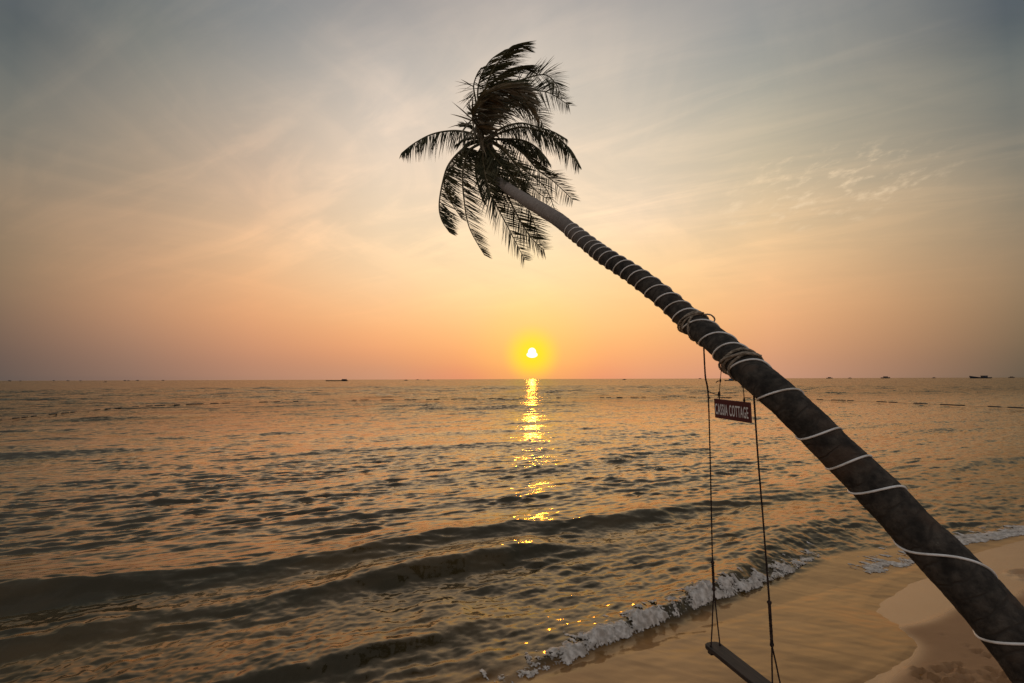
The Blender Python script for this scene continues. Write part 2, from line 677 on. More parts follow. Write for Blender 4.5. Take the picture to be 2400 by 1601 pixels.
def water_z(x, y, dr):
    s, t = st(x, y)
    sd_ = sdist(x, y, lobe)
    sb = sand_base(x, y)
    h = sea_height(x, y, dr)
    fs = foam_s(t)
    # in front of the break the water is only a film lying on the sand
    seaw = sst(-0.25, 0.2, s - fs)
    level = 0.004 + h * (0.08 + 0.92 * seaw)
    film = sb + 0.024 + 0.004 * pn(x * 2.2, y * 2.2, 51) + 0.0022 * pn(x * 5.2 + y, y * 9.2, 52)
    k_ = 0.11
    z = np.maximum(level, film) + k_ * 0.25 * np.exp(-np.abs(level - film) / k_)
    edge = np.clip(sd_ * 0.10, -0.07, 0.0)
    lip = 0.0025 * np.exp(-((sd_ - 0.07) / 0.07) ** 2)
    thin = 0.022 * (1 - sst(-0.05, 0.55, sd_))
    z = z + edge + lip * (s < fs) - thin * (s < fs)
    depth = np.clip(z - sb, 0, 3)
    return z, depth, sd_


# radial sheet: fine close to the beach, coarser with distance
rs = [2.4]
while rs[-1] < 22000:
    r = rs[-1]
    cap = 0.75 if r < 230 else (2.2 if r < 600 else 1e9)
    rs.append(r + min(max(r * r / (3.0 * F) * 0.85, 0.022), 0.16 * r, cap))
rs = np.array(rs)
angs = np.linspace(R(-60), R(60), 1180)
RR, AA = np.meshgrid(rs, angs, indexing='ij')
X, Y = RR * np.sin(AA), RR * np.cos(AA)
DR = np.gradient(rs)[:, None] * np.ones_like(AA)
DR = np.maximum(DR, RR * (angs[1] - angs[0]))
Z, DEP, SD = water_z(X, Y, DR)
S_, T_ = st(X, Y)
keep = (SD > -0.35) & (S_ > -8)
fc = grid_faces(len(rs), len(angs))
kf = keep.ravel()[fc].all(1)
fc = fc[kf]
used = np.unique(fc)
remap = np.full(X.size, -1, dtype=np.int64)
remap[used] = np.arange(len(used))
verts = np.stack([X.ravel(), Y.ravel(), Z.ravel()], -1)[used]
me = mesh_np("water", verts, remap[fc])
FS = foam_s(T_)
shal = np.clip(np.exp(-DEP / 0.16), 0, 1)
shal = np.maximum(shal, 1 - sst(-0.25, 0.15, S_ - FS))
attr(me, "shallow", shal.ravel()[used])
attr(me, "offshore", np.clip((S_ - S0) / 60.0, 0, 1).ravel()[used])
mt, nt, b = new_mat("sea_water")
L = nt.links
at = N(nt, "ShaderNodeAttribute", attribute_name="shallow")
ao = N(nt, "ShaderNodeAttribute", attribute_name="offshore")
geo = N(nt, "ShaderNodeNewGeometry")
mp = N(nt, "ShaderNodeMapping")
mp.inputs["Rotation"].default_value = (0, 0, -SH)
L.new(geo.outputs["Position"], mp.inputs[0])
mp2 = N(nt, "ShaderNodeMapping")
mp2.inputs["Scale"].default_value = (0.45, 1.15, 1)
L.new(mp.outputs[0], mp2.inputs[0])
turb = N(nt, "ShaderNodeTexNoise")
turb.inputs["Scale"].default_value = 0.8
turb.inputs["Detail"].default_value = 4
L.new(mp2.outputs[0], turb.inputs["Vector"])
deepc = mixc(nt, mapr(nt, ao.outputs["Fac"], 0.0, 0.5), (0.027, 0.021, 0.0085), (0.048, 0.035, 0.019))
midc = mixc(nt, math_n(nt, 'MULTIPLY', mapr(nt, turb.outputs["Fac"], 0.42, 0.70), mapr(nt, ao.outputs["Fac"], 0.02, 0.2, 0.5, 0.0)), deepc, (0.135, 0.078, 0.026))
mp4 = N(nt, "ShaderNodeMapping")
mp4.inputs["Rotation"].default_value = (0, 0, R(38))
L.new(geo.outputs["Position"], mp4.inputs[0])
mp5 = N(nt, "ShaderNodeMapping")
mp5.inputs["Scale"].default_value = (0.5, 4.5, 1)
L.new(mp4.outputs[0], mp5.inputs[0])
sn_ = N(nt, "ShaderNodeTexNoise")
sn_.inputs["Scale"].default_value = 1.1
sn_.inputs["Detail"].default_value = 5
sn_.inputs["Distortion"].default_value = 0.6
L.new(mp5.outputs[0], sn_.inputs["Vector"])
strk = sn_.outputs["Fac"]
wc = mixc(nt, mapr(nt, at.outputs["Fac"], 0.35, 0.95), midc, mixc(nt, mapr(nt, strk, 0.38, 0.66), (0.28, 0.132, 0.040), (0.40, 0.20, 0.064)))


def tilt(scale, detail, rough, sx, sy):
    """small random facets of the surface: a vector added to the normal"""
    m_ = N(nt, "ShaderNodeMapping")
    m_.inputs["Scale"].default_value = (sx, sy, 1)
    L.new(mp.outputs[0], m_.inputs[0])
    n_ = N(nt, "ShaderNodeTexNoise")
    n_.inputs["Scale"].default_value = scale
    n_.inputs["Detail"].default_value = detail
    n_.inputs["Roughness"].default_value = rough
    n_.inputs["Distortion"].default_value = 0.3
    L.new(m_.outputs[0], n_.inputs["Vector"])
    v_ = N(nt, "ShaderNodeVectorMath", operation='SUBTRACT')
    L.new(n_.outputs["Color"], v_.inputs[0])
    v_.inputs[1].default_value = (0.5, 0.5, 0.5)
    w_ = N(nt, "ShaderNodeVectorMath", operation='MULTIPLY')
    L.new(v_.outputs[0], w_.inputs[0])
    w_.inputs[1].default_value = (1.0, 1.25, 0.0)
    return w_.outputs[0]


def vscale(v, f):
    w_ = N(nt, "ShaderNodeVectorMath", operation='SCALE')
    L.new(v, w_.inputs[0])
    if isinstance(f, (int, float)):
        w_.inputs["Scale"].default_value = f
    else:
        L.new(f, w_.inputs["Scale"])
    return w_.outputs[0]


def vadd(a_, b_):
    w_ = N(nt, "ShaderNodeVectorMath", operation='ADD')
    L.new(a_, w_.inputs[0])
    L.new(b_, w_.inputs[1])
    return w_.outputs[0]


fine = tilt(5.0, 4, 0.6, 0.5, 1.3)
coarse = tilt(1.1, 4, 0.6, 0.5, 1.2)
broad = tilt(0.16, 4, 0.62, 0.5, 1.3)
oa = ao.outputs["Fac"]
k_f = math_n(nt, 'MULTIPLY', mapr(nt, oa, 0.02, 0.2, 0.40, 1.0), mapr(nt, at.outputs["Fac"], 0.3, 0.9, 1.0, 0.14))
k_c = mapr(nt, oa, 0.05, 0.6, 0.08, 0.7)
k_b = mapr(nt, oa, 0.6, 1.0, 0.0, 0.8)
nv_ = vadd(geo.outputs["Normal"], vadd(vscale(fine, k_f), vadd(vscale(coarse, k_c), vscale(broad, k_b))))
bp = N(nt, "ShaderNodeVectorMath", operation='NORMALIZE')
L.new(nv_, bp.inputs[0])
nt.nodes.remove(b)
fr = N(nt, "ShaderNodeFresnel")
fr.inputs["IOR"].default_value = 1.38
L.new(bp.outputs[0], fr.inputs["Normal"])
inv = math_n(nt, 'SUBTRACT', 1.0, fr.outputs[0])
fac = math_n(nt, 'SUBTRACT', 1.0, math_n(nt, 'POWER', inv, math_n(nt, 'ADD', 1.0, math_n(nt, 'MULTIPLY', math_n(nt, 'MULTIPLY', mapr(nt, oa, 0.2, 0.95, 0.8, 0.12), mapr(nt, oa, 0.05, 0.14, 0.3, 1.0)), mapr(nt, at.outputs["Fac"], 0.3, 0.9, 1.0, 0.0)))))
gl = N(nt, "ShaderNodeBsdfGlossy")
gl.inputs["Color"].default_value = (1.0, 0.87, 0.70, 1)
L.new(mapr(nt, ao.outputs["Fac"], 0.0, 1.0, 0.10, 0.16, 'LINEAR'), gl.inputs["Roughness"])
L.new(bp.outputs[0], gl.inputs["Normal"])
df = N(nt, "ShaderNodeBsdfDiffuse")
L.new(wc, df.inputs["Color"])
L.new(bp.outputs[0], df.inputs["Normal"])
mx = N(nt, "ShaderNodeMixShader")
L.new(math_n(nt, 'MULTIPLY', fac, mapr(nt, oa, 0.25, 1.0, 1.0, 0.74)), mx.inputs[0])
L.new(df.outputs[0], mx.inputs[1])
L.new(gl.outputs[0], mx.inputs[2])
L.new(mx.outputs[0], nt.nodes["Material Output"].inputs[0])
water = link("water", me, mt)
tag(water, "tan evening sea reflecting the sunset, with small waves rolling in", "sea", kind="structure")

# ---- sand
xs = np.concatenate([-np.geomspace(150, 7.2, 40), np.arange(-7.0, 11.0, 0.035), np.geomspace(11.1, 150, 40)])
ys = np.concatenate([-np.geomspace(120, 1.1, 30), np.arange(-1.0, 1.8, 0.12), np.arange(1.8, 12.0, 0.035), np.geomspace(12.1, 120, 40)])
YY, XX = np.meshgrid(ys, xs, indexing='ij')
s, t = st(XX, YY)
zb = sand_base(XX, YY)
wd = sdist(XX, YY, wetl)
ld = sdist(XX, YY, lobe)
dry = 1 - sst(-0.25, 0.05, wd)
zs = zb + 0.012 * fbm(XX * 0.9, YY * 0.9, 3, 61) * (0.4 + dry) + dry * 0.006 * fbm(XX * 5, YY * 5, 3, 62)
zs = np.where(wd < 0, zs + 0.012 * (1 - np.exp(wd / 0.12)), zs)      # a faint step at the wash line
# trampled patch and footprints
fp = rng.uniform(0, 1, (60, 4))
prints = []
tr0 = ground_px(2275, 1592)
for i in range(60):
    a = 6.283 * fp[i, 0]
    rr_ = 0.42 * math.sqrt(fp[i, 1])
    prints.append((tr0.x + rr_ * 1.2 * math.cos(a), tr0.y + rr_ * .8 * math.sin(a) - 0.06, 0.035 + 0.05 * fp[i, 2], 0.022 + 0.03 * fp[i, 3], fp[i, 2] * 3.14, 0.014 + .018 * fp[i, 1]))
for (px, py, a_, b_, dd_) in ((2290, 1531, .055, .03, .02), (2315, 1540, .05, .03, .025), (2268, 1518, .05, .022, .012), (2210, 1490, .045, .02, .009),
                              (2262, 1541, .04, .02, .01), (2185, 1583, .07, .02, .01), (2150, 1590, .06, .02, .008), (2390, 1342, .16, .07, .03), (2420, 1350, .2, .07, .03)):
    q = ground_px(px, py)
    prints.append((q.x, q.y, a_, b_, 0.4, dd_))
pit = np.zeros_like(zs)
for (qx, qy, a_, b_, th, dd_) in prints:
    ux = (XX - qx) * math.cos(th) + (YY - qy) * math.sin(th)
    uy = -(XX - qx) * math.sin(th) + (YY - qy) * math.cos(th)
    r2 = (ux / a_) ** 2 + (uy / b_) ** 2
    pit -= dd_ * np.exp(-r2 ** 1.5)
    pit += 0.35 * dd_ * np.exp(-(np.sqrt(r2) - 1.5) ** 2 / 0.12)
zs = zs + np.clip(pit * 1.7, -0.07, 0.04)
me = mesh_np("sand_beach", np.stack([XX.ravel(), YY.ravel(), zs.ravel()], -1), grid_faces(len(ys), len(xs)))
attr(me, "damp", dry.ravel())
attr(me, "pit", np.clip(-pit * 30, 0, 1).ravel())
mt, nt, b = new_mat("beach_sand")
L = nt.links
at = N(nt, "ShaderNodeAttribute", attribute_name="damp")
geo = N(nt, "ShaderNodeNewGeometry")
nz = N(nt, "ShaderNodeTexNoise")
nz.inputs["Scale"].default_value = 1.3
nz.inputs["Detail"].default_value = 5
L.new(geo.outputs["Position"], nz.inputs["Vector"])
nf = N(nt, "ShaderNodeTexNoise")
nf.inputs["Scale"].default_value = 160
nf.inputs["Detail"].default_value = 3
L.new(geo.outputs["Position"], nf.inputs["Vector"])
wetc = mixc(nt, nz.outputs["Fac"], (0.43, 0.225, 0.083), (0.50, 0.275, 0.112))
dmpc = mixc(nt, nz.outputs["Fac"], (0.265, 0.125, 0.042), (0.33, 0.168, 0.062))
sc_ = mixc(nt, at.outputs["Fac"], wetc, dmpc)
grain = mixc(nt, nf.outputs["Fac"], (0.82, 0.82, 0.82), (1.18, 1.18, 1.18))
sc_ = mixc(nt, 1.0, sc_, grain, 'MULTIPLY')
L.new(sc_, b.inputs["Base Color"])
L.new(mapr(nt, at.outputs["Fac"], 0.0, 1.0, 0.16, 0.62), b.inputs["Roughness"])
bp = N(nt, "ShaderNodeBump")
bp.inputs["Strength"].default_value = 0.35
bp.inputs["Distance"].default_value = 0.004
L.new(nf.outputs["Fac"], bp.inputs["Height"])
L.new(bp.outputs[0], b.inputs["Normal"])
sand = link("sand_beach", me, mt)
tag(sand, "brown sand beach, wet along the water and trampled by the palm", "beach", kind="structure")

# ---- foam
mt_foam, nt, b = new_mat("foam")
L = nt.links
geo = N(nt, "ShaderNodeNewGeometry")
nz = N(nt, "ShaderNodeTexNoise")
nz.inputs["Scale"].default_value = 15
nz.inputs["Detail"].default_value = 5
L.new(geo.outputs["Position"], nz.inputs["Vector"])
L.new(mixc(nt, mapr(nt, nz.outputs["Fac"], 0.35, 0.7), (0.36, 0.31, 0.26), (0.70, 0.635, 0.565)), b.inputs["Base Color"])
b.inputs["Roughness"].default_value = 0.55
bp = N(nt, "ShaderNodeBump")
bp.inputs["Strength"].default_value = 0.4
bp.inputs["Distance"].default_value = 0.012
L.new(nz.outputs["Fac"], bp.inputs["Height"])
L.new(bp.outputs[0], b.inputs["Normal"])
cvr = N(nt, "ShaderNodeAttribute", attribute_name="cover")
hol = N(nt, "ShaderNodeTexNoise")
hol.inputs["Scale"].default_value = 34
hol.inputs["Detail"].default_value = 3
L.new(geo.outputs["Position"], hol.inputs["Vector"])
alp = mapr(nt, math_n(nt, 'ADD', cvr.outputs["Fac"], math_n(nt, 'MULTIPLY', math_n(nt, 'SUBTRACT', hol.outputs["Fac"], 0.5), 1.9)), 0.22, 0.62)
trn = N(nt, "ShaderNodeBsdfTransparent")
mxs = N(nt, "ShaderNodeMixShader")
L.new(alp, mxs.inputs[0])
L.new(trn.outputs[0], mxs.inputs[1])
L.new(b.outputs[0], mxs.inputs[2])
L.new(mxs.outputs[0], nt.nodes["Material Output"].inputs[0])

fv, ff, fcov = [], [], []
nv = 0


def foam_strip(t0, t1, sfun, width, lump, dens, seed, res=0.009, lift=0.0):
    """lumpy foam standing on the water along a line"""
    global nv
    tt = np.arange(t0, t1, res)
    ww = np.arange(-0.16, 1.25, res / width.max() if hasattr(width, 'max') else res / width)
    TT, WW = np.meshgrid(tt, ww, indexing='ij')
    wid = width(TT) if callable(width) else width
    SS = sfun(TT) + WW * wid
    x = tx * TT + nx * SS
    y = ty * TT + ny * SS
    z, dep, sd_ = water_z(x, y, np.full_like(x, 0.02))
    wx = x + 0.03 * pn(x * 9, y * 9, seed + 20)
    wy = y + 0.03 * pn(x * 9, y * 9, seed + 21)
    b1 = 2.2 * np.abs(pn(wx * 4.5, wy * 4.5, seed))
    b2 = 2.2 * np.abs(pn(wx * 10, wy * 10, seed + 1))
    b3 = 2.2 * np.abs(pn(wx * 21, wy * 21, seed + 2))
    b4 = pn(x * 40, y * 40, seed + 3)
    body = sst(-0.15, 0.06, WW) * (1 - sst(0.35, 1.15, WW))
    l = lump(TT) if callable(lump) else lump
    hh = l * body * (0.34 + 0.46 * b1 + 0.42 * b2 + 0.26 * b3 + 0.07 * b4)
    d_ = dens(TT) if callable(dens) else dens
    nz_ = 0.75 * fbm(wx * 3.6, wy * 3.6, 4, seed + 5) + 0.09 * pn(wx * 20, wy * 20, seed + 9) - 0.40 * sst(0.15, .9, WW) * (1 - 3.2 * np.abs(pn(TT * 10 + 2 * SS, SS * 3.5, seed + 12)))
    mask = d_ * (0.15 + body) + nz_ * (0.55 + 0.4 * sst(0.1, 1, WW)) - 0.28 - 0.25 * sst(0.3, 1.1, WW)
    z = z + lift + np.maximum(hh, 0.004) * sst(-0.05, 0.3, mask) + 0.003
    cov = sst(-0.10, 0.30, mask)
    f_ = grid_faces(len(tt), len(ww))
    kp = (mask.ravel()[f_] > -0.10).all(1)
    f_ = f_[kp]
    us = np.unique(f_)
    rm = np.full(x.size, -1, dtype=np.int64)
    rm[us] = np.arange(len(us)) + nv
    fv.append(np.stack([x.ravel(), y.ravel(), z.ravel()], -1)[us])
    ff.append(rm[f_])
    fcov.append(cov.ravel()[us])
    nv += len(us)


tA, tB = fo[0, 0] - 0.3, fo[-1, 0] + 0.3
foam_strip(tA, tB, lambda t: foam_s(t) + 0.02,
           0.40, lambda t: 0.020 + 0.040 * sst(tA, tA + 3.5, t) * (0.7 + 0.6 * pn(t * 1.7, t * 0, 77)) - 0.04 * sst(tB - 2.0, tB, t),
           lambda t: 0.10 + 0.36 * sst(tA - 0.2, tA + 1.8, t) * (1 - sst(tB - 1.8, tB, t)) * (0.9 + 0.5 * pn(t * 1.1, t * 0 + 4, 78)), 71)


def line_from_px(pts, z=0.05):
    a = []
    for p in pts:
        q = ground_px(*p)
        a.append(st(q.x, q.y)[::-1])
    a = np.array(sorted(a))
    return a


pa = line_from_px([(2050, 1352), (2100, 1340), (2150, 1326), (2200, 1312)])
foam_strip(pa[0, 0] - .1, pa[-1, 0], lambda t: np.interp(t, pa[:, 0], pa[:, 1]) + 0.03 * pn(t * 6, t * 0, 81), 0.55, 0.014, 0.36, 82)
pb = line_from_px([(2180, 1306), (2250, 1288), (2330, 1272), (2400, 1258), (2520, 1232)])
foam_strip(pb[0, 0], pb[-1, 0], lambda t: np.interp(t, pb[:, 0], pb[:, 1]) + 0.04 * pn(t * 5, t * 0, 83) + 0.03, 0.6, 0.014, 0.46, 84)
fverts = np.concatenate(fv)
ffaces = np.concatenate(ff)
me = mesh_np("sea_foam", fverts, ffaces[:, ::-1])
attr(me, "cover", np.concatenate(fcov))
foam = link("sea_foam", me, mt_foam)
tag(foam, "greyish white foam along the breaking edge of the wash", "foam", kind="stuff")

# ------------------------------------------------------------------ palm tree
TR = [(1137, 330, 10.25), (1146, 375, 10.0), (1156, 414, 9.65), (1191, 442, 9.0), (1232, 469, 8.4), (1275, 494, 7.9), (1311, 517, 7.5), (1347, 546, 7.15),
      (1386, 577, 6.8), (1424, 605, 6.45), (1473.7, 636, 6.1), (1520, 669, 5.8), (1571, 710, 5.48), (1620, 753, 5.2),
      (1686, 806, 4.78), (1756, 869, 4.34), (1810, 914, 4.1), (1880, 977, 3.95), (1944, 1042, 3.84), (2005, 1100, 3.73),
      (2078, 1173, 3.6), (2145, 1244, 3.48), (2224, 1322, 3.34), (2337, 1445, 3.15), (2450, 1590, 2.96)]
TW = [26, 25, 22, 24, 28, 31.5, 33, 34.5, 37, 40, 43, 47, 50, 54.5, 62, 72, 77, 80, 83, 87, 94, 99, 108, 118, 129]
base_pt = Vector((3.78, 2.30, 0.0))
base_pt.z = float(sand_base(np.array(base_pt.x), np.array(base_pt.y))) - 0.12
ax_pts = [P(*q) for q in TR] + [P(2600, 1800, 2.72), base_pt]
ax_rad = [w * q[2] / F / 2 for w, q in zip(TW, TR)] + [0.175, 0.235]
NA = 700
axis = catmull(ax_pts, NA)
rad_c = catmull([Vector((r, 0, 0)) for r in ax_rad], NA)
axr = [v.x for v in rad_c]
alen = [0.0]
for i in range(1, NA):
    alen.append(alen[-1] + (axis[i] - axis[i - 1]).length)
apx = np.array([proj(p)[:2] if (p - EYE).dot(fwd) > 0.3 else (9999, 9999) for p in axis])


def frame(i):
    """tangent, direction to the eye, and sideways (to the right) at trunk sample i"""
    i = int(max(0, min(NA - 1, i)))
    t_ = (axis[min(i + 1, NA - 1)] - axis[max(i - 1, 0)]).normalized()
    v = (EYE - axis[i])
    e = (v - t_ * v.dot(t_)).normalized()
    r_ = e.cross(t_)
    if r_.dot(right) < 0:
        r_ = -r_
    return t_, e, r_


def near_idx(px, py):
    return int(np.argmin((apx[:, 0] - px) ** 2 + (apx[:, 1] - py) ** 2))


def on_trunk(fi, th, out=0.0):
    """point on the bark: sample index, angle from the eye-facing line to the right"""
    i = int(max(0, min(NA - 2, fi)))
    f = fi - i
    p = axis[i].lerp(axis[min(i + 1, NA - 1)], f)
    t_, e, r_ = frame(i)
    return p + (e * math.cos(th) + r_ * math.sin(th)) * (axr[i] + out)


palm = empty("palm_tree", base_pt)
tag(palm, "tall coconut palm leaning far over the sea from the lower right", "palm tree")
NS = 40
tv = np.zeros((NA, NS, 3))
for i in range(NA):
    t_, e, r_ = frame(i)
    for k in range(NS):
        a = 2 * math.pi * k / NS
        tv[i, k] = e * math.cos(a) + r_ * math.sin(a)
al = np.array(alen)[:, None] * np.ones((1, NS))
aa = np.linspace(0, 2 * math.pi, NS, endpoint=False)[None, :] * np.ones((NA, 1))
ca, sa = np.cos(aa), np.sin(aa)
rr = np.array(axr)[:, None]
ringn = 0.003 * np.abs(np.sin(al * 17 + 2.5 * pn(al * 1.3, ca + sa, 91))) ** 3
lum = 0.035 * pn(ca * 1.2 + 7, al * 2.3 + sa * 1.2, 92) + 0.03 * pn(ca * 2 + sa * 2, al * 7.0, 93) + 0.014 * pn(ca * 5 + sa, al * 22, 94) + 0.013 * pn(ca * 12 + sa * 3, al * 46 + sa * 9, 95) + 0.03 * np.clip(pn(ca * 4 + 2, al * 14 + sa * 4, 96) - .35, 0, 1)
tvv = np.array([tuple(p) for p in axis])[:, None, :] + tv * (rr * (1 + ringn * 2 + lum * 0.9))[:, :, None]
idx = np.arange(NA - 1)[:, None] * NS + np.arange(NS)[None, :]
idn = np.arange(NA - 1)[:, None] * NS + (np.arange(NS)[None, :] + 1) % NS
tf = np.stack([idx, idn, idn + NS, idx + NS], -1).reshape(-1, 4)
me = mesh_np("trunk", tvv.reshape(-1, 3), tf)
bm = bmesh.new()
bm.from_mesh(me)
bmesh.ops.recalc_face_normals(bm, faces=bm.faces)
bm.to_mesh(me)
bm.free()
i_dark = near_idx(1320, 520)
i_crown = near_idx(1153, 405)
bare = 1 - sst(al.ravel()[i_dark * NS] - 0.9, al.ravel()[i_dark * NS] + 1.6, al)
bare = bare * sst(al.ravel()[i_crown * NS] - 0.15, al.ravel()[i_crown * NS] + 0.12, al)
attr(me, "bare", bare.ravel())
attr(me, "along", al.ravel())
mt_bark, nt, b = new_mat("palm_bark")
L = nt.links
at = N(nt, "ShaderNodeAttribute", attribute_name="bare")
al_n = N(nt, "ShaderNodeAttribute", attribute_name="along")
geo = N(nt, "ShaderNodeNewGeometry")
nz = N(nt, "ShaderNodeTexNoise")
nz.inputs["Scale"].default_value = 11
nz.inputs["Detail"].default_value = 8
nz.inputs["Roughness"].default_value = 0.62
L.new(geo.outputs["Position"], nz.inputs["Vector"])
nb = N(nt, "ShaderNodeTexNoise")
nb.inputs["Scale"].default_value = 3.2
nb.inputs["Detail"].default_value = 3
L.new(geo.outputs["Position"], nb.inputs["Vector"])
nl = N(nt, "ShaderNodeTexNoise")
nl.inputs["Scale"].default_value = 5.5
nl.inputs["Detail"].default_value = 7
nl.inputs["Roughness"].default_value = 0.7
L.new(geo.outputs["Position"], nl.inputs["Vector"])
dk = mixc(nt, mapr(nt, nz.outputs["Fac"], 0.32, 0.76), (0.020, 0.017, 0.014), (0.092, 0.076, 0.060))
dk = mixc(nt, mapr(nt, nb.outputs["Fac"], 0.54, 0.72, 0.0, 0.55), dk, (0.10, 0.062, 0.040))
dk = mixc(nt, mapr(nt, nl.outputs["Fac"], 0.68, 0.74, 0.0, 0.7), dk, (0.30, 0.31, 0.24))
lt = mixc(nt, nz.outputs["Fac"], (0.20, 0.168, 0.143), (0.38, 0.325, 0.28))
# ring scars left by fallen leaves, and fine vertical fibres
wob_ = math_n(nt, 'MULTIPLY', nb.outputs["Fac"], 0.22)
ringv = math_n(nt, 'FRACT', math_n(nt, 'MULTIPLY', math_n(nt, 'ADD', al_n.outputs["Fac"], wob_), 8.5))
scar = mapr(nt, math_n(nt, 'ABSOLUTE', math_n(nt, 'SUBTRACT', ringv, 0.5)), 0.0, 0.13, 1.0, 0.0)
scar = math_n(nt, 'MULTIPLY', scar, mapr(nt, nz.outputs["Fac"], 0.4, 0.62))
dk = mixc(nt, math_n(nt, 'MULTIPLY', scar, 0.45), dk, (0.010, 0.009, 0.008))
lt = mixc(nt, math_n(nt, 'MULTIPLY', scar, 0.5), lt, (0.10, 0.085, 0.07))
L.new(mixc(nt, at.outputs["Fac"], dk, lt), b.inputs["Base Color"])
b.inputs["Roughness"].default_value = 0.85
b.inputs["Specular IOR Level"].default_value = 0.25
bp = N(nt, "ShaderNodeBump")
bp.inputs["Strength"].default_value = 0.9
bp.inputs["Distance"].default_value = 0.02
L.new(math_n(nt, 'SUBTRACT', math_n(nt, 'ADD', nz.outputs["Fac"], math_n(nt, 'MULTIPLY', nl.outputs["Fac"], 0.5)), math_n(nt, 'MULTIPLY', scar, 0.4)), bp.inputs["Height"])
L.new(bp.outputs[0], b.inputs["Normal"])
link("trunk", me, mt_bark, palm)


def leaf_mat(name, c1, c2, tl):
    mt, nt, b = new_mat(name)
    L = nt.links
    geo = N(nt, "ShaderNodeNewGeometry")
    nz = N(nt, "ShaderNodeTexNoise")
    nz.inputs["Scale"].default_value = 5
    nz.inputs["Detail"].default_value = 3
    L.new(geo.outputs["Position"], nz.inputs["Vector"])
    c = mixc(nt, mapr(nt, nz.outputs["Fac"], 0.35, 0.68), c1, c2)
    L.new(c, b.inputs["Base Color"])
    b.inputs["Roughness"].default_value = 0.7
    b.inputs["Specular IOR Level"].default_value = 0.2
    tr = N(nt, "ShaderNodeBsdfTranslucent")
    L.new(mixc(nt, 1.0, c, (1.2, 1.3, 0.6), 'MULTIPLY'), tr.inputs[0])
    mx = N(nt, "ShaderNodeMixShader")
    mx.inputs[0].default_value = tl
    L.new(b.outputs[0], mx.inputs[1])
    L.new(tr.outputs[0], mx.inputs[2])
    L.new(mx.outputs[0], nt.nodes["Material Output"].inputs[0])
    return mt


mt_leaf = leaf_mat("palm_leaf", (0.07, 0.078, 0.046), (0.18, 0.172, 0.105), 0.06)
mt_old = leaf_mat("dry_palm_leaf", (0.16, 0.138, 0.095), (0.34, 0.29, 0.21), 0.05)
mt_stalk = leaf_mat("palm_stalk", (0.075, 0.068, 0.03), (0.16, 0.13, 0.075), 0.0)

HUB_D = 10.15
GRAV = Vector((0, 0, -1))


def cpx(p, dd=0.0):
    """position in the close-up of the crown -> world"""
    return P(900 + p[0] / 2.8, 80 + p[1] / 2.8, HUB_D + dd)


def frond(path, name="frond", n=64, llen=0.44, side=0.55, fw=0.55, grav=0.7, wind=0.45, wcam=0.0, width=0.030, mat=None, start=0.16,
          bias=0.0, droop=0.16, seed=1, gap=0.1, sides=(-1, 1), cam_s=0.0):
    """one leaf: a curved midrib and two rows of narrow leaflets"""
    rg = random.Random(seed)
    pts = [cpx((q[0], q[1]), q[2] if len(q) > 2 else 0) for q in path]
    ns = 90
    sp = catmull(pts, ns)
    ln = sum((sp[i + 1] - sp[i]).length for i in range(ns - 1))
    o = MB()
    o.tube(sp, [0.024 * (1 - 0.9 * i / ns) + 0.003 for i in range(ns)], 5)
    fr = link_name = o.build("midrib", mt_stalk, None)
    v, f = [], []
    wind_v = Vector((1, 0, 0)) * wind + Vector((0, -1, 0)) * wcam
    for i in range(n):
        u = start + (1 - start) * (i + rg.random() * .7) / n
        if u >= 0.999:
            u = 0.999
        j = u * (ns - 1)
        a = int(j)
        p = sp[a].lerp(sp[min(a + 1, ns - 1)], j - a)
        T = (sp[min(a + 2, ns - 1)] - sp[max(a - 2, 0)]).normalized()
        S = T.cross(Vector((0, 0, 1)))
        if S.length < 0.2:
            S = T.cross(Vector((0, 1, 0)))
        S.normalize()
        if cam_s:
            V = T.cross(Vector((0, 1, 0))).normalized()
            if V.dot(S) < 0:
                V = -V
            S = S.lerp(V, cam_s).normalized()
        prof = (0.45 + 0.55 * math.sin(math.pi * min(1, (u - start) / (1 - start) * 0.85 + 0.12))) * (1 - 0.35 * max(0, (u - 0.75) / 0.25))
        clump = 0.18 * math.sin(u * 37 + seed) + 0.12 * math.sin(u * 83 + seed * 2)
        for sgn in sides:
            if rg.random() < gap:
                continue
            Ln = llen * 1.12 * prof * rg.uniform(0.75, 1.15)
            d = (S * sgn * (side + bias * sgn) + T * (fw + 0.5 * clump) + GRAV * grav * 0.40 + wind_v * 1.25
                 + Vector((rg.uniform(-1, 1), rg.uniform(-1, 1), rg.uniform(-1, 1))) * 0.10)
            d.normalize()
            wv = d.cross(T)
            if wv.length < 0.1:
                wv = d.cross(S)
            wv.normalize()
            # leaflets hang edge-on in varying degrees
            wv = (wv * rg.uniform(0.6, 1) + d.cross(wv) * rg.uniform(-.6, .6)).normalized()
            w0 = width * rg.uniform(0.75, 1.1) * (0.7 + 0.3 * prof)
            q = p.copy()
            b0 = len(v)
            segs = 4
            for k in range(segs + 1):
                ww = w0 * (0.55, 1.0, 0.85, 0.5, 0.06)[k]
                v.append(q + wv * ww * .5)
                v.append(q - wv * ww * .5)
                q = q + d * (Ln / segs)
                d = (d + (GRAV * grav + wind_v * 0.75) * droop * (0.5 + 0.3 * rg.random())).normalized()
                wv = (wv - d * wv.dot(d))
                wv.normalize()
            for k in range(segs):
                c = b0 + 2 * k
                f.append((c, c + 1, c + 3, c + 2))
    me = bpy.data.meshes.new(name)
    me.from_pydata([tuple(q) for q in v], [], f)
    for pl in me.polygons:
        pl.use_smooth = True
    ob = link(name, me, mat or mt_leaf, palm)
    fr.parent = ob
    fr.location = (0, 0, 0)
    return ob


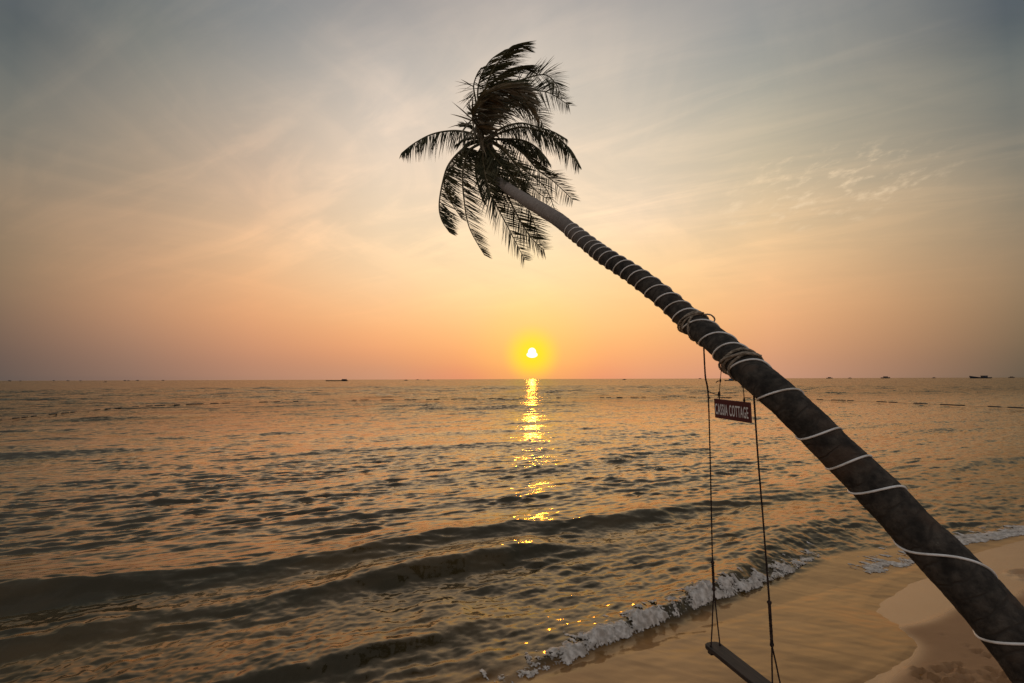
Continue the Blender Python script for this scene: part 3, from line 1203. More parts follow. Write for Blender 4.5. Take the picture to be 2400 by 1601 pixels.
FR = [
    # left arm
    dict(path=[(655, 690, .0), (560, 648, -.1), (450, 634, -.2), (320, 655, -.3), (205, 712, -.35), (118, 778, -.35)], grav=1.3, wind=.10, side=.35, fw=.25, llen=.43, n=84, gap=.02, seed=1, width=.034),
    # lower left arch
    dict(path=[(620, 705, -.1), (530, 745, -.4), (430, 850, -.7), (386, 970, -.9), (362, 1120, -1.0), (378, 1220, -1.0), (430, 1302, -1.0)], grav=0.55, wind=0.85, side=.3, fw=.35, llen=.42, n=80, gap=.04, seed=2, width=.032),
    dict(path=[(625, 720, .1), (545, 770, .3), (440, 880, .5), (395, 985, .6), (440, 1100, .6), (512, 1215, .6)], grav=0.55, wind=0.85, side=.35, fw=.35, llen=.40, n=66, seed=3),
    dict(path=[(640, 715, -.2), (560, 770, -.5), (517, 900, -.8), (524, 1080, -1.0), (560, 1270, -1.1), (660, 1452, -1.1)], grav=0.55, wind=0.85, side=.25, fw=.45, llen=.42, n=86, gap=.04, seed=4, width=.03),
    dict(path=[(650, 730, .2), (610, 800, .5), (600, 900, .7), (620, 1010, .7), (650, 1100, .7)], grav=.8, wind=.4, side=.35, fw=.4, llen=.34, n=46, seed=5),
    # hanging in front of the trunk
    dict(path=[(655, 720, -.25), (640, 830, -.6), (672, 990, -.85), (735, 1120, -1.0), (825, 1290, -1.1), (925, 1482, -1.1)], grav=0.25, wind=0.22, side=0.75, fw=0.6, llen=.43, n=90, gap=.03, seed=6, width=.032, cam_s=0.85),
    dict(path=[(670, 720, -.2), (720, 850, -.6), (790, 1020, -.9), (880, 1200, -1.0), (960, 1330, -1.05), (1052, 1420, -1.05)], grav=0.25, wind=0.22, side=0.75, fw=0.6, llen=.43, n=90, gap=.03, seed=7, width=.032, cam_s=0.85),
    dict(path=[(690, 715, .2), (770, 830, .4), (850, 960, .5), (930, 1110, .5), (985, 1240, .5), (1030, 1390, .5)], grav=0.25, wind=0.22, side=0.75, fw=0.6, llen=.42, n=70, seed=8, cam_s=0.85),
    dict(path=[(665, 730, .1), (700, 850, .3), (740, 980, .4), (800, 1090, .4), (870, 1220, .4)], grav=0.25, wind=0.22, side=0.75, fw=0.6, llen=.38, n=52, seed=9, cam_s=0.85),
    # lower right
    dict(path=[(690, 690, -.1), (790, 700, -.3), (900, 770, -.5), (1010, 890, -.6), (1110, 965, -.6), (1240, 1087, -.6)], grav=0.75, wind=0.0, side=0.7, fw=0.45, llen=.42, n=88, gap=.03, seed=10, width=.032, cam_s=0.75),
    dict(path=[(685, 700, .2), (780, 760, .3), (860, 850, .4), (930, 950, .4), (1000, 1030, .4), (1075, 1085, .4)], grav=0.75, wind=0.0, side=0.7, fw=0.45, llen=.38, n=64, seed=11, cam_s=0.75),
    dict(path=[(690, 690, -.3), (770, 740, -.8), (850, 830, -1.1), (960, 920, -1.3), (1060, 1010, -1.4), (1120, 1150, -1.4)], grav=0.75, wind=0.0, side=0.7, fw=0.45, llen=.30, n=40, gap=.35, seed=12, cam_s=0.75),
    # right
    dict(path=[(690, 680, -.1), (800, 635, -.2), (910, 612, -.3), (1040, 640, -.4), (1150, 690, -.45), (1225, 765, -.45), (1280, 862, -.45)], grav=1.45, wind=0.0, side=0.45, fw=0.2, llen=.44, n=92, gap=.03, seed=13, width=.033, cam_s=0.2),
    dict(path=[(690, 670, .2), (790, 610, .4), (900, 585, .5), (1010, 610, .5), (1110, 640, .5), (1200, 690, .5)], grav=1.45, wind=0.0, side=0.45, fw=0.2, llen=.42, n=66, seed=14, cam_s=0.2),
    # upper right
    dict(path=[(690, 650, .1), (720, 540, .3), (810, 430, .4), (930, 375, .4), (1080, 385, .4), (1215, 470, .4)], grav=0.8, wind=0.12, side=0.7, fw=0.45, llen=.46, n=84, gap=.04, seed=15, cam_s=0.6),
    dict(path=[(690, 650, .4), (740, 490, .8), (830, 340, 1.0), (950, 285, 1.0), (1060, 268, 1.0), (1130, 330, 1.0), (1168, 425, 1.0)], grav=0.8, wind=0.12, side=0.7, fw=0.45, llen=.42, n=72, seed=16, gap=.2, cam_s=0.6),
    dict(path=[(685, 650, .0), (740, 560, .0), (830, 480, .0), (930, 480, .0), (1010, 540, .0), (1050, 610, .0)], grav=0.8, wind=0.12, side=0.7, fw=0.45, llen=.42, n=70, seed=17, cam_s=0.6),
    # big dry curl at the middle, blown over towards us
    dict(path=[(670, 660, -.3), (610, 590, -.9), (600, 480, -1.3), (665, 385, -1.5), (770, 345, -1.6), (880, 380, -1.7), (960, 480, -1.7)], grav=.55, wind=.5, side=.55, fw=.4, llen=.62, n=68, gap=.1, seed=18, mat=mt_old, width=.042, start=.1),
    dict(path=[(675, 660, -.2), (625, 560, -.6), (640, 440, -.9), (720, 350, -1.1), (840, 320, -1.2), (960, 370, -1.2)], grav=.6, wind=.45, side=.5, fw=.15, llen=.60, n=62, gap=.1, seed=19, width=.04),
    dict(path=[(670, 660, -.5), (620, 610, -1.0), (585, 560, -1.2), (590, 500, -1.3), (640, 430, -1.4), (720, 420, -1.5)], grav=.6, wind=.5, side=.6, fw=.4, llen=.55, n=49, seed=20, mat=mt_old, width=.042, start=.05),
    dict(path=[(680, 660, -.1), (690, 560, -.3), (740, 470, -.5), (830, 420, -.6), (920, 440, -.6), (990, 540, -.6)], grav=.8, wind=.4, side=.55, fw=.2, llen=.55, n=52, seed=21, width=.038, mat=mt_old),
    # top plumes
    dict(path=[(680, 640, .2), (650, 480, .4), (680, 310, .5), (760, 170, .5), (850, 75, .5), (925, 95, .5)], grav=0.3, wind=0.75, side=.3, fw=0.35, llen=.52, n=86, gap=.03, seed=22, width=.03),
    dict(path=[(680, 640, .4), (665, 460, .8), (710, 330, .9), (800, 245, .9), (890, 215, .9), (960, 240, .9)], grav=.45, wind=.75, side=.4, fw=.4, llen=.48, n=74, gap=.03, seed=23, width=.032),
    dict(path=[(675, 640, .3), (630, 500, .6), (615, 380, .7), (640, 270, .7), (700, 170, .7), (790, 105, .7)], grav=.15, wind=.8, side=.4, fw=.35, llen=.48, n=66, seed=24),
    dict(path=[(672, 645, .1), (620, 520, .3), (598, 410, .4), (590, 330, .4), (625, 240, .4), (668, 225, .4)], grav=.5, wind=.25, side=.55, fw=.1, llen=.34, n=40, gap=.2, seed=25),
    dict(path=[(655, 700, -.5), (650, 790, -.75), (660, 900, -.95), (690, 1020, -1.1), (720, 1100, -1.15)], grav=.3, wind=.2, side=.6, fw=.6, llen=.34, n=60, gap=.03, seed=30, cam_s=.7, width=.034),
    dict(path=[(665, 700, -.5), (705, 780, -.8), (770, 860, -1.0), (860, 960, -1.1), (930, 1060, -1.15)], grav=.4, wind=.1, side=.7, fw=.5, llen=.36, n=64, gap=.03, seed=31, cam_s=.7, width=.034),
    dict(path=[(690, 690, -.2), (800, 690, -.3), (920, 700, -.4), (1020, 760, -.5), (1080, 850, -.5)], grav=1.2, wind=.0, side=.5, fw=.3, llen=.40, n=64, gap=.05, seed=32, cam_s=.2),
    # short ones round the heart of the crown
    dict(path=[(650, 680, -.3), (610, 640, -.5), (565, 612, -.6), (514, 601, -.6)], grav=.2, wind=.1, side=.25, fw=.9, llen=.22, n=26, seed=26),
    dict(path=[(645, 690, -.3), (590, 680, -.6), (530, 690, -.7), (480, 722, -.7)], grav=.4, wind=.1, side=.25, fw=.8, llen=.22, n=28, seed=27),
    dict(path=[(650, 700, -.4), (600, 700, -.7), (550, 715, -.8), (520, 760, -.8)], grav=.4, wind=.1, side=.3, fw=.7, llen=.22, n=24, seed=28),
    dict(path=[(655, 690, -.1), (630, 600, .2), (600, 540, .3), (580, 520, .3)], grav=.3, wind=.1, side=.4, fw=.7, llen=.26, n=30, seed=29),
]
for f_ in FR:
    f_['n'] = int(f_['n'] * 1.3)
    f_['width'] = f_.get('width', .03) * 0.92
    frond(**f_)
# the old flower stalks and leaf bases at the heart
for k, (path, w) in enumerate((([(655, 735), (690, 690), (735, 668), (765, 690)], .03), ([(650, 760), (655, 700), (690, 672), (730, 690), (745, 720)], .035),
                               ([(640, 745), (625, 700), (600, 675)], .03), ([(670, 740), (705, 715), (712, 770), (735, 830)], .025), ([(660, 745), (640, 800), (635, 850)], .03))):
    o = MB()
    o.tube(catmull([cpx(q, -.35) for q in path], 24), [w * (1 - .7 * i / 24) for i in range(24)], 7)
    o.build("leaf_base", mt_old, palm)

# ------------------------------------------------------------------ white cable wound round the trunk
c2 = lambda x, y: (1300 + x / 3.137, 500 + y / 3.137)
k1 = 2400 / 2351.0
RINGS = [(c2(105, 140), c2(165, 85)), (c2(117, 170), c2(205, 118)), (c2(137, 190), c2(240, 148)), (c2(168, 225), c2(290, 190)), (c2(222, 265), c2(335, 220)),
         (c2(250, 290), c2(362, 247)), (c2(287, 318), c2(400, 275)), (c2(330, 350), c2(445, 300)), (c2(385, 395), c2(505, 332)), (c2(427, 430), c2(560, 366)),
         (c2(493, 465), c2(620, 400)), (c2(537, 495), c2(680, 440)), (c2(597, 540), c2(755, 498)), (c2(657, 590), c2(830, 560)),
         (c2(720, 645), c2(905, 622)), (c2(797, 715), c2(975, 677)), (c2(862, 770), c2(1050, 738)), (c2(950, 850), c2(1170, 830)), (c2(1060, 960), c2(1300, 930)),
         (c2(1145, 1025), c2(1400, 1000)), (c2(1300, 1165), c2(1545, 1110)), (c2(1508, 1370), c2(1785, 1312)),
         ((1840 * k1, 1005 * k1), (1922 * k1, 983 * k1)), ((1908 * k1, 1073 * k1), (1992 * k1, 1045 * k1)), ((1960 * k1, 1130 * k1), (2065 * k1, 1117 * k1)),
         ((2070 * k1, 1252 * k1), (2265 * k1, 1312 * k1)), ((2250 * k1, 1478 * k1), (2420 * k1, 1470 * k1))]
kn = []
for k, (a, b_) in enumerate(RINGS):
    kn.append((k - 0.25, near_idx(*a)))
    kn.append((k + 0.25, near_idx(*b_)))
kt = np.array([q[0] for q in kn])
ki = np.array([q[1] for q in kn], float)
for i in range(1, len(ki)):
    ki[i] = max(ki[i], ki[i - 1] + 0.3)
nt_ = 60 * len(RINGS)
taus = np.linspace(-0.3, len(RINGS) - 0.6, nt_)
fi = np.interp(taus, kt, ki)
ker = np.ones(9) / 9
fi_s = np.convolve(np.pad(fi, 4, mode='edge'), ker, 'valid')
cab = [on_trunk(f, 2 * math.pi * t_, 0.006) for f, t_ in zip(fi_s, taus)]
# sinks to the ground at the foot
mt_cable, nt, b = new_mat("white_cable")
b.inputs["Base Color"].default_value = (0.80, 0.79, 0.77, 1)
b.inputs["Roughness"].default_value = 0.4
geo = N(nt, "ShaderNodeNewGeometry")
nz = N(nt, "ShaderNodeTexNoise")
nz.inputs["Scale"].default_value = 9
nt.links.new(geo.outputs["Position"], nz.inputs["Vector"])
nt.links.new(mixc(nt, mapr(nt, nz.outputs["Fac"], 0.4, 0.75), (0.86, 0.84, 0.80), (0.58, 0.53, 0.46)), b.inputs["Base Color"])
o = MB().tube(cab, [0.0068 + 0.0012 * min(1, q / (len(cab) * .7)) for q in range(len(cab))], 7)
cable = o.build("light_cable", mt_cable)
tag(cable, "thin white cable wound in a spiral round the leaning palm trunk", "cable")

# ------------------------------------------------------------------ swing
def rope_mat(name, c1, c2):
    mt, nt, b = new_mat(name)
    geo = N(nt, "ShaderNodeNewGeometry")
    nz = N(nt, "ShaderNodeTexNoise")
    nz.inputs["Scale"].default_value = 28
    nz.inputs["Detail"].default_value = 4
    nt.links.new(geo.outputs["Position"], nz.inputs["Vector"])
    nt.links.new(mixc(nt, mapr(nt, nz.outputs["Fac"], 0.35, 0.7), c1, c2), b.inputs["Base Color"])
    b.inputs["Roughness"].default_value = 0.9
    b.inputs["Specular IOR Level"].default_value = 0.15
    return mt


mt_rope = rope_mat("dark_rope", (0.022, 0.016, 0.014), (0.07, 0.045, 0.036))
mt_lash = rope_mat("tan_rope", (0.20, 0.165, 0.125), (0.46, 0.385, 0.30))
mt_wood, nt, b = new_mat("weathered_wood")
L = nt.links
tcn = N(nt, "ShaderNodeTexCoord")
mp = N(nt, "ShaderNodeMapping")
mp.inputs["Scale"].default_value = (3, 40, 40)
L.new(tcn.outputs["Object"], mp.inputs[0])
nz = N(nt, "ShaderNodeTexNoise")
nz.inputs["Scale"].default_value = 1.5
nz.inputs["Detail"].default_value = 5
L.new(mp.outputs[0], nz.inputs["Vector"])
L.new(mixc(nt, mapr(nt, nz.outputs["Fac"], 0.3, 0.7), (0.016, 0.0105, 0.0075), (0.046, 0.030, 0.021)), b.inputs["Base Color"])
b.inputs["Roughness"].default_value = 0.7
bp = N(nt, "ShaderNodeBump")
bp.inputs["Strength"].default_value = 0.4
bp.inputs["Distance"].default_value = 0.004
L.new(nz.outputs["Fac"], bp.inputs["Height"])
L.new(bp.outputs[0], b.inputs["Normal"])

SEAT_Z = 0.385


def at_z(px, py, z):
    q = P(px, py, 1.0) - EYE
    return EYE + q * ((z - EYE.z) / q.z)


e1 = at_z(1677, 1514, SEAT_Z)
e2 = at_z(1822, 1628, SEAT_Z)
sdir = (e2 - e1).normalized()
swd = Vector((0, 0, 1)).cross(sdir).normalized()
if swd.x < 0:
    swd = -swd
mid = (e1 + e2) / 2
swing = empty("rope_swing", (mid.x, mid.y, SEAT_Z - 0.04))
tag(swing, "rope swing with a dark wooden plank seat hanging from the palm trunk", "swing")
# plank with rounded ends
half = (e2 - e1).length / 2 + 0.085
W = 0.085
me = bpy.data.meshes.new("seat")
bm = bmesh.new()
out = []
for sg in (1, -1):
    for k in range(9):
        a = -math.pi / 2 + math.pi * k / 8
        cx_ = half - 0.055 + 0.055 * math.cos(a)
        cy_ = W * math.copysign(abs(math.sin(a)) ** 0.7, math.sin(a))
        out.append((sg * cx_, sg * cy_))
vs = [bm.verts.new((x_, y_, 0.018)) for x_, y_ in out]
fce = bm.faces.new(vs)
ex = bmesh.ops.extrude_face_region(bm, geom=[fce])
for v in ex['geom']:
    if isinstance(v, bmesh.types.BMVert):
        v.co.z = -0.020
bmesh.ops.recalc_face_normals(bm, faces=bm.faces)
bmesh.ops.bevel(bm, geom=[e for e in bm.edges if abs(e.verts[0].co.z - e.verts[1].co.z) < 1e-5], offset=0.005, segments=2, affect='EDGES')
bm.to_mesh(me)
bm.free()
ang_s = math.atan2(sdir.y, sdir.x)
seat = bpy.data.objects.new("seat", me)
me.materials.append(mt_wood)
col.objects.link(seat)
seat.parent = swing
seat.location = (0, 0, 0.04 - 0.018)
seat.rotation_euler = (0, 0, ang_s)
for sg in (-1, 1):
    o = MB()
    c = mid + sdir * sg * (half - 0.085)
    c.z = SEAT_Z - 0.054
    o.box(c, sdir * 0.028, swd * 0.072, Vector((0, 0, 0.0155)))
    o.build("cleat", mt_wood, swing, smooth=False, bevel=0.004)


def wob(a, b, n, amp, seed):
    rg = random.Random(seed)
    f1, f2 = rg.uniform(0, 6), rg.uniform(0, 6)
    return [a.lerp(b, i / (n - 1)) + Vector((math.sin(i / n * 9 + f1), math.sin(i / n * 7 + f2), 0)) * amp * math.sin(math.pi * i / (n - 1)) for i in range(n)]


def depth_at(px, py, a, b):
    """point on the plane-ish line a-b at photo height py, moved to photo position px"""
    za, zb_ = proj(a), proj(b)
    f = (py - za[1]) / (zb_[1] - za[1])
    q = a.lerp(b, f)
    return P(px, py, proj(q)[2])


for (top_px, e, kpx, apx_, legs, sd_k) in (
        ((1649, 815), e1, [(1653, 880), (1660, 930), (1665, 1100), (1670, 1318)], (1673, 1382), (-1, 1), 1),
        ((1765, 915), e2, [(1769, 960), (1777, 1080), (1787, 1200), (1797, 1330), (1803, 1412)], (1809, 1512), (-1, 1), 2)):
    i = near_idx(top_px[0] + 6, top_px[1] - 40)
    top = P(top_px[0], top_px[1] - 14, (axis[i] - EYE).dot(fwd))
    pts = [top] + [depth_at(p[0], p[1], top, e) for p in kpx]
    apex = depth_at(apx_[0], apx_[1], top, e)
    body = catmull(pts + [apex], 160)
    o = MB()
    o.twisted(body, 0.0085, 3, 120.0)
    rp = o.build("rope", mt_rope, swing)
    # spliced, whipped length above the fork and a knot
    o = MB()
    k0 = pts[-1]
    o.twisted([k0.lerp(apex, q / 30) for q in range(31)], 0.0135, 3, 95.0)
    o.tube([k0 + (k0 - apex).normalized() * d_ for d_ in (0.012, 0.006, -0.004, -0.014)], [0.012, 0.0185, 0.0185, 0.012], 10, lump=.15, seed=3)
    o.tube([apex + (k0 - apex).normalized() * d_ for d_ in (0.03, 0.012, -0.004, -0.016)], [0.011, 0.016, 0.016, 0.008], 10, lump=.15, seed=4)
    sp = o.build("knot", mt_rope, None)
    sp.parent = rp
    for lg in legs:
        ft = e + swd * lg * 0.05 + Vector((0, 0, 0.002))
        if lg > 0:
            ft = ft + sdir * 0.0
        o = MB()
        o.twisted(wob(apex, ft, 50, 0.001, lg + 5), 0.0072, 3, 130.0)
        o.tube([ft + Vector((0, 0, .010)), ft + Vector((0, 0, .004)), ft - Vector((0, 0, .002))], [.008, .014, .012], 9, lump=.2, seed=5)
        o.build("rope", mt_rope, swing)


# lashings: turns of tan rope round the trunk
def lash(ctr_px, turns, loops, tail, seed):
    rg = random.Random(seed)
    o = MB()
    i0 = near_idx(*ctr_px)
    for (off, tilt, th0, th1, rad_, out_) in turns:
        pts = []
        for k in range(70):
            th = th0 + (th1 - th0) * k / 69
            pts.append(on_trunk(i0 + off + tilt * math.sin(th) * 3 + rg.uniform(-.08, .08), th, out_ + 0.002 * math.sin(th * 5 + seed)))
        o.twisted(pts, rad_, 3, 80.0)
    for lp in loops:
        dpt = (axis[i0] - EYE).dot(fwd)
        o.twisted(catmull([P(q[0], q[1], dpt + q[2]) for q in lp[0]], 40), lp[1], 3, 90.0)
    return o.build("lashing", mt_lash, swing)


o6 = lambda x, y, d=0.0: (1580 + x / 6.032, 700 + y / 6.032, d)
lash((1625, 760), [(-1.2, .5, -3.0, 3.0, .0115, .011), (1.5, .7, -3.0, 3.0, .0115, .011), (4.0, -1.2, -3.0, 2.4, .011, .012), (0.2, 1.4, -2.6, 1.2, .010, .026)],
     [([o6(330, 300, -.14), o6(390, 245, -.10), o6(450, 222, -.04), o6(520, 232, .0), o6(568, 275, .02), o6(570, 315, .02), o6(545, 335, .02)], .0085),
      ([o6(230, 400, -.13), o6(220, 470, -.11), o6(240, 530, -.08), o6(262, 500, -.09), o6(240, 420, -.12), o6(215, 440, -.12)], .009),
      ([o6(225, 530, -.1), o6(260, 560, -.09), o6(300, 590, -.07), o6(330, 640, -.03)], .010)], None, 3)
lash((1738, 852), [(-2.0, .7, -3.0, 3.0, .0125, .012), (1.0, 1.2, -3.0, 3.0, .0125, .012), (3.6, .4, -3.0, 3.0, .012, .012), (1.5, 2.4, -2.6, 1.3, .011, .030)],
     [([o6(1010, 850, -.13), o6(1070, 790, -.11), o6(1150, 778, -.06), o6(1215, 810, -.02), o6(1235, 850, .0)], .010),
      ([o6(985, 950, -.14), o6(930, 1050, -.12), o6(920, 1120, -.1), o6(960, 1210, -.06), o6(975, 1250, -.03)], .012),
      ([o6(1130, 800, -.09), o6(1180, 795, -.07), o6(1230, 830, -.04), o6(1280, 910, -.01), o6(1330, 970, .0)], .008)], None, 5)

# ------------------------------------------------------------------ hanging sign
mt_sign, nt, b = new_mat("maroon_paint")
geo = N(nt, "ShaderNodeNewGeometry")
nz = N(nt, "ShaderNodeTexNoise")
nz.inputs["Scale"].default_value = 14
nz.inputs["Detail"].default_value = 5
nt.links.new(geo.outputs["Position"], nz.inputs["Vector"])
nt.links.new(mixc(nt, nz.outputs["Fac"], (0.080, 0.010, 0.009), (0.125, 0.019, 0.016)), b.inputs["Base Color"])
b.inputs["Roughness"].default_value = 0.55
mt_let, nt, b = new_mat("white_lettering")
geo = N(nt, "ShaderNodeNewGeometry")
nz = N(nt, "ShaderNodeTexNoise")
nz.inputs["Scale"].default_value = 30
nt.links.new(geo.outputs["Position"], nz.inputs["Vector"])
nt.links.new(mixc(nt, nz.outputs["Fac"], (0.80, 0.78, 0.75), (0.92, 0.91, 0.89)), b.inputs["Base Color"])
b.inputs["Roughness"].default_value = 0.5
TL = P(1673.2, 934.7, 4.98)
BL = P(1677.0, 979.0, 4.98)
hgt_s = (TL - BL).length
TRt = P(1755.8, 944.0, 4.58)
BRt = P(1757.6, 991.3, 4.58)
xa = (TRt - TL)
len_s = xa.length
xa.normalize()
ya = ((TL - BL) + (TRt - BRt)) / 2
ya = (ya - xa * ya.dot(xa)).normalized()
za = xa.cross(ya)
if za.dot(EYE - TL) < 0:
    za = -za
cen = (TL + BL + TRt + BRt) / 4
sign = empty("hanging_sign", cen)
tag(sign, "small maroon board lettered CASSIA COTTAGE hanging from the palm trunk", "sign")
o = MB().box(cen - za * 0.011, xa * len_s / 2, ya * hgt_s / 2, za * 0.011)
o.build("board", mt_sign, sign, smooth=False, bevel=0.0015)
fcv = bpy.data.curves.new("lettering", 'FONT')
fcv.body = "CASSIA COTTAGE"
fcv.size = 1.0
fcv.offset = 0.011
fcv.extrude = 0.02
fcv.resolution_u = 4
fcv.align_x = 'CENTER'
fcv.space_word = 1.0
fcv.space_character = 1.13
to = bpy.data.objects.new("tmp", fcv)
col.objects.link(to)
bpy.context.view_layer.update()
tm = bpy.data.meshes.new_from_object(to.evaluated_get(bpy.context.evaluated_depsgraph_get()))
bpy.data.objects.remove(to)
co = np.array([v.co[:] for v in tm.vertices])
co[:, 0] -= (co[:, 0].max() + co[:, 0].min()) / 2
co[:, 1] -= (co[:, 1].max() + co[:, 1].min()) / 2
sxx = len_s * 0.935 / (co[:, 0].max() - co[:, 0].min())
syy = hgt_s * 0.57 / (co[:, 1].max() - co[:, 1].min())
for v, c in zip(tm.vertices, co):
    v.co = cen + xa * (c[0] * sxx - len_s * 0.005) + ya * (c[1] * syy - hgt_s * 0.02) + za * (0.0006 + (c[2] + 0.02) * 0.05)
tm.name = "lettering"
link("lettering", tm, mt_let, sign)
o3 = lambda x, y, d: P(1600 + x / 7.127, 880 + y / 7.127, d)
iL = near_idx(1700, 830)
h1 = TL.lerp(TRt, 0.14) - za * 0.011
h2 = TL.lerp(TRt, 0.83) - za * 0.011
o = MB()
trL = P(1691, 856, 4.82)
o.twisted(catmull([P(1683, 822, 4.62), P(1683, 836, 4.60), P(1687, 848, 4.66), trL, P(1688.5, 890, 4.86), P(1686, 918, 4.9), h1], 60), 0.005, 2, 170)
o.tube([P(1686, 917, 4.9), P(1685.5, 921, 4.9), P(1685, 926, 4.9), P(1685, 930, 4.91)], [.006, .013, .013, .006], 8, lump=.3, seed=8)
o.tube([P(1688.6, 888, 4.86), P(1688.4, 892, 4.86), P(1688.2, 896, 4.86)], [.005, .010, .005], 8)
o.tube(catmull([P(1688.3, 893, 4.86), P(1682, 893.5, 4.85), P(1678, 897, 4.84)], 12), [.0045] * 11 + [.002], 6)
o.build("cord", mt_rope, sign)
o = MB()
o.tube(catmull([P(1659.5, 916.5, 5.02), P(1668, 921, 4.96), P(1683, 926, 4.9)], 14), 0.0035, 6)
o.build("cord", mt_rope, sign)
o = MB()
o.twisted(catmull([P(1741, 900, 4.42), P(1742.5, 915, 4.55), P(1744, 935, 4.62), h2], 40), 0.0048, 2, 170)
o.tube([P(1743.8, 934, 4.62), P(1744.2, 938, 4.625), P(1744.4, 942, 4.63)], [.006, .012, .007], 8, lump=.3, seed=9)
o.build("cord", mt_rope, sign)

# ------------------------------------------------------------------ float line round the bathing area
mt_float, nt, b = new_mat("dark_float")
b.inputs["Roughness"].default_value = 0.6
geo = N(nt, "ShaderNodeNewGeometry")
nz = N(nt, "ShaderNodeTexNoise")
nz.inputs["Scale"].default_value = 2
nt.links.new(geo.outputs["Position"], nz.inputs["Vector"])
nt.links.new(mixc(nt, nz.outputs["Fac"], (0.03, 0.028, 0.025), (0.10, 0.08, 0.06)), b.inputs["Base Color"])


def sea_px(px, py):
    q = P(px, py, 1.0) - EYE
    return EYE + q * (-EYE.z / q.z)


FL = [sea_px(*p) for p in ((-150, 1006), (0, 989), (150, 972), (330, 956), (520, 948), (800, 941), (1000, 939), (1200, 936), (1400, 934), (1600, 933),
                           (1800, 936), (2000, 942), (2200, 951), (2400, 960), (2560, 968))]
fl_line = catmull(FL, 600)
for p in fl_line:
    p.z = 0.10
fline = empty("float_line", (fl_line[300].x, fl_line[300].y, 0))
tag(fline, "long dark line of small floats strung across the sea before the horizon", "float line")
o = MB()
o.tube(fl_line, 0.012, 5)
o.build("rope", mt_float, fline)
fm = None
for k in range(96):
    a = 8 + k * 6.1
    i = int(a)
    if i >= 598:
        break
    if random.random() < 0.22:
        continue
    p = fl_line[i]
    d = (fl_line[i + 1] - fl_line[i]).normalized()
    Lh = random.uniform(0.25, 0.5) * (0.6 + p.length / 120)
    if fm is None:
        o = MB()
        o.tube([Vector((q, 0, 0)) for q in (-.5, -.46, -.3, 0, .3, .46, .5)], [.015, .04, .05, .055, .05, .04, .015], 8)
        me_o = o.build("float", mt_float, fline)
        fm = me_o
        ob = me_o
    else:
        ob = fm.copy()
        col.objects.link(ob)
        ob.parent = fline
    ob.location = p - fline.location + Vector((0, 0, 0.06))
    ob.rotation_euler = (0, 0, math.atan2(d.y, d.x))
    ob.scale = (Lh * 2.2, 1, 1)
    ob.location += d * random.uniform(-.7, .7)

# ------------------------------------------------------------------ boats
def boat_mat(name, c):
    mt, nt, b = new_mat(name)
    geo = N(nt, "ShaderNodeNewGeometry")
    nz = N(nt, "ShaderNodeTexNoise")
    nz.inputs["Scale"].default_value = 0.7
    nt.links.new(geo.outputs["Position"], nz.inputs["Vector"])
    nt.links.new(mixc(nt, nz.outputs["Fac"], c, [q * 1.6 for q in c]), b.inputs["Base Color"])
    b.inputs["Roughness"].default_value = 0.5
    return mt


mb_navy = boat_mat("navy_hull", (0.012, 0.016, 0.026))
mb_dark = boat_mat("dark_hull", (0.03, 0.026, 0.024))
mb_far = boat_mat("hazed_hull", (0.09, 0.068, 0.055))  # paler grey-brown: distance haze put into the hull colour
mb_blue = boat_mat("blue_hull", (0.015, 0.07, 0.12))


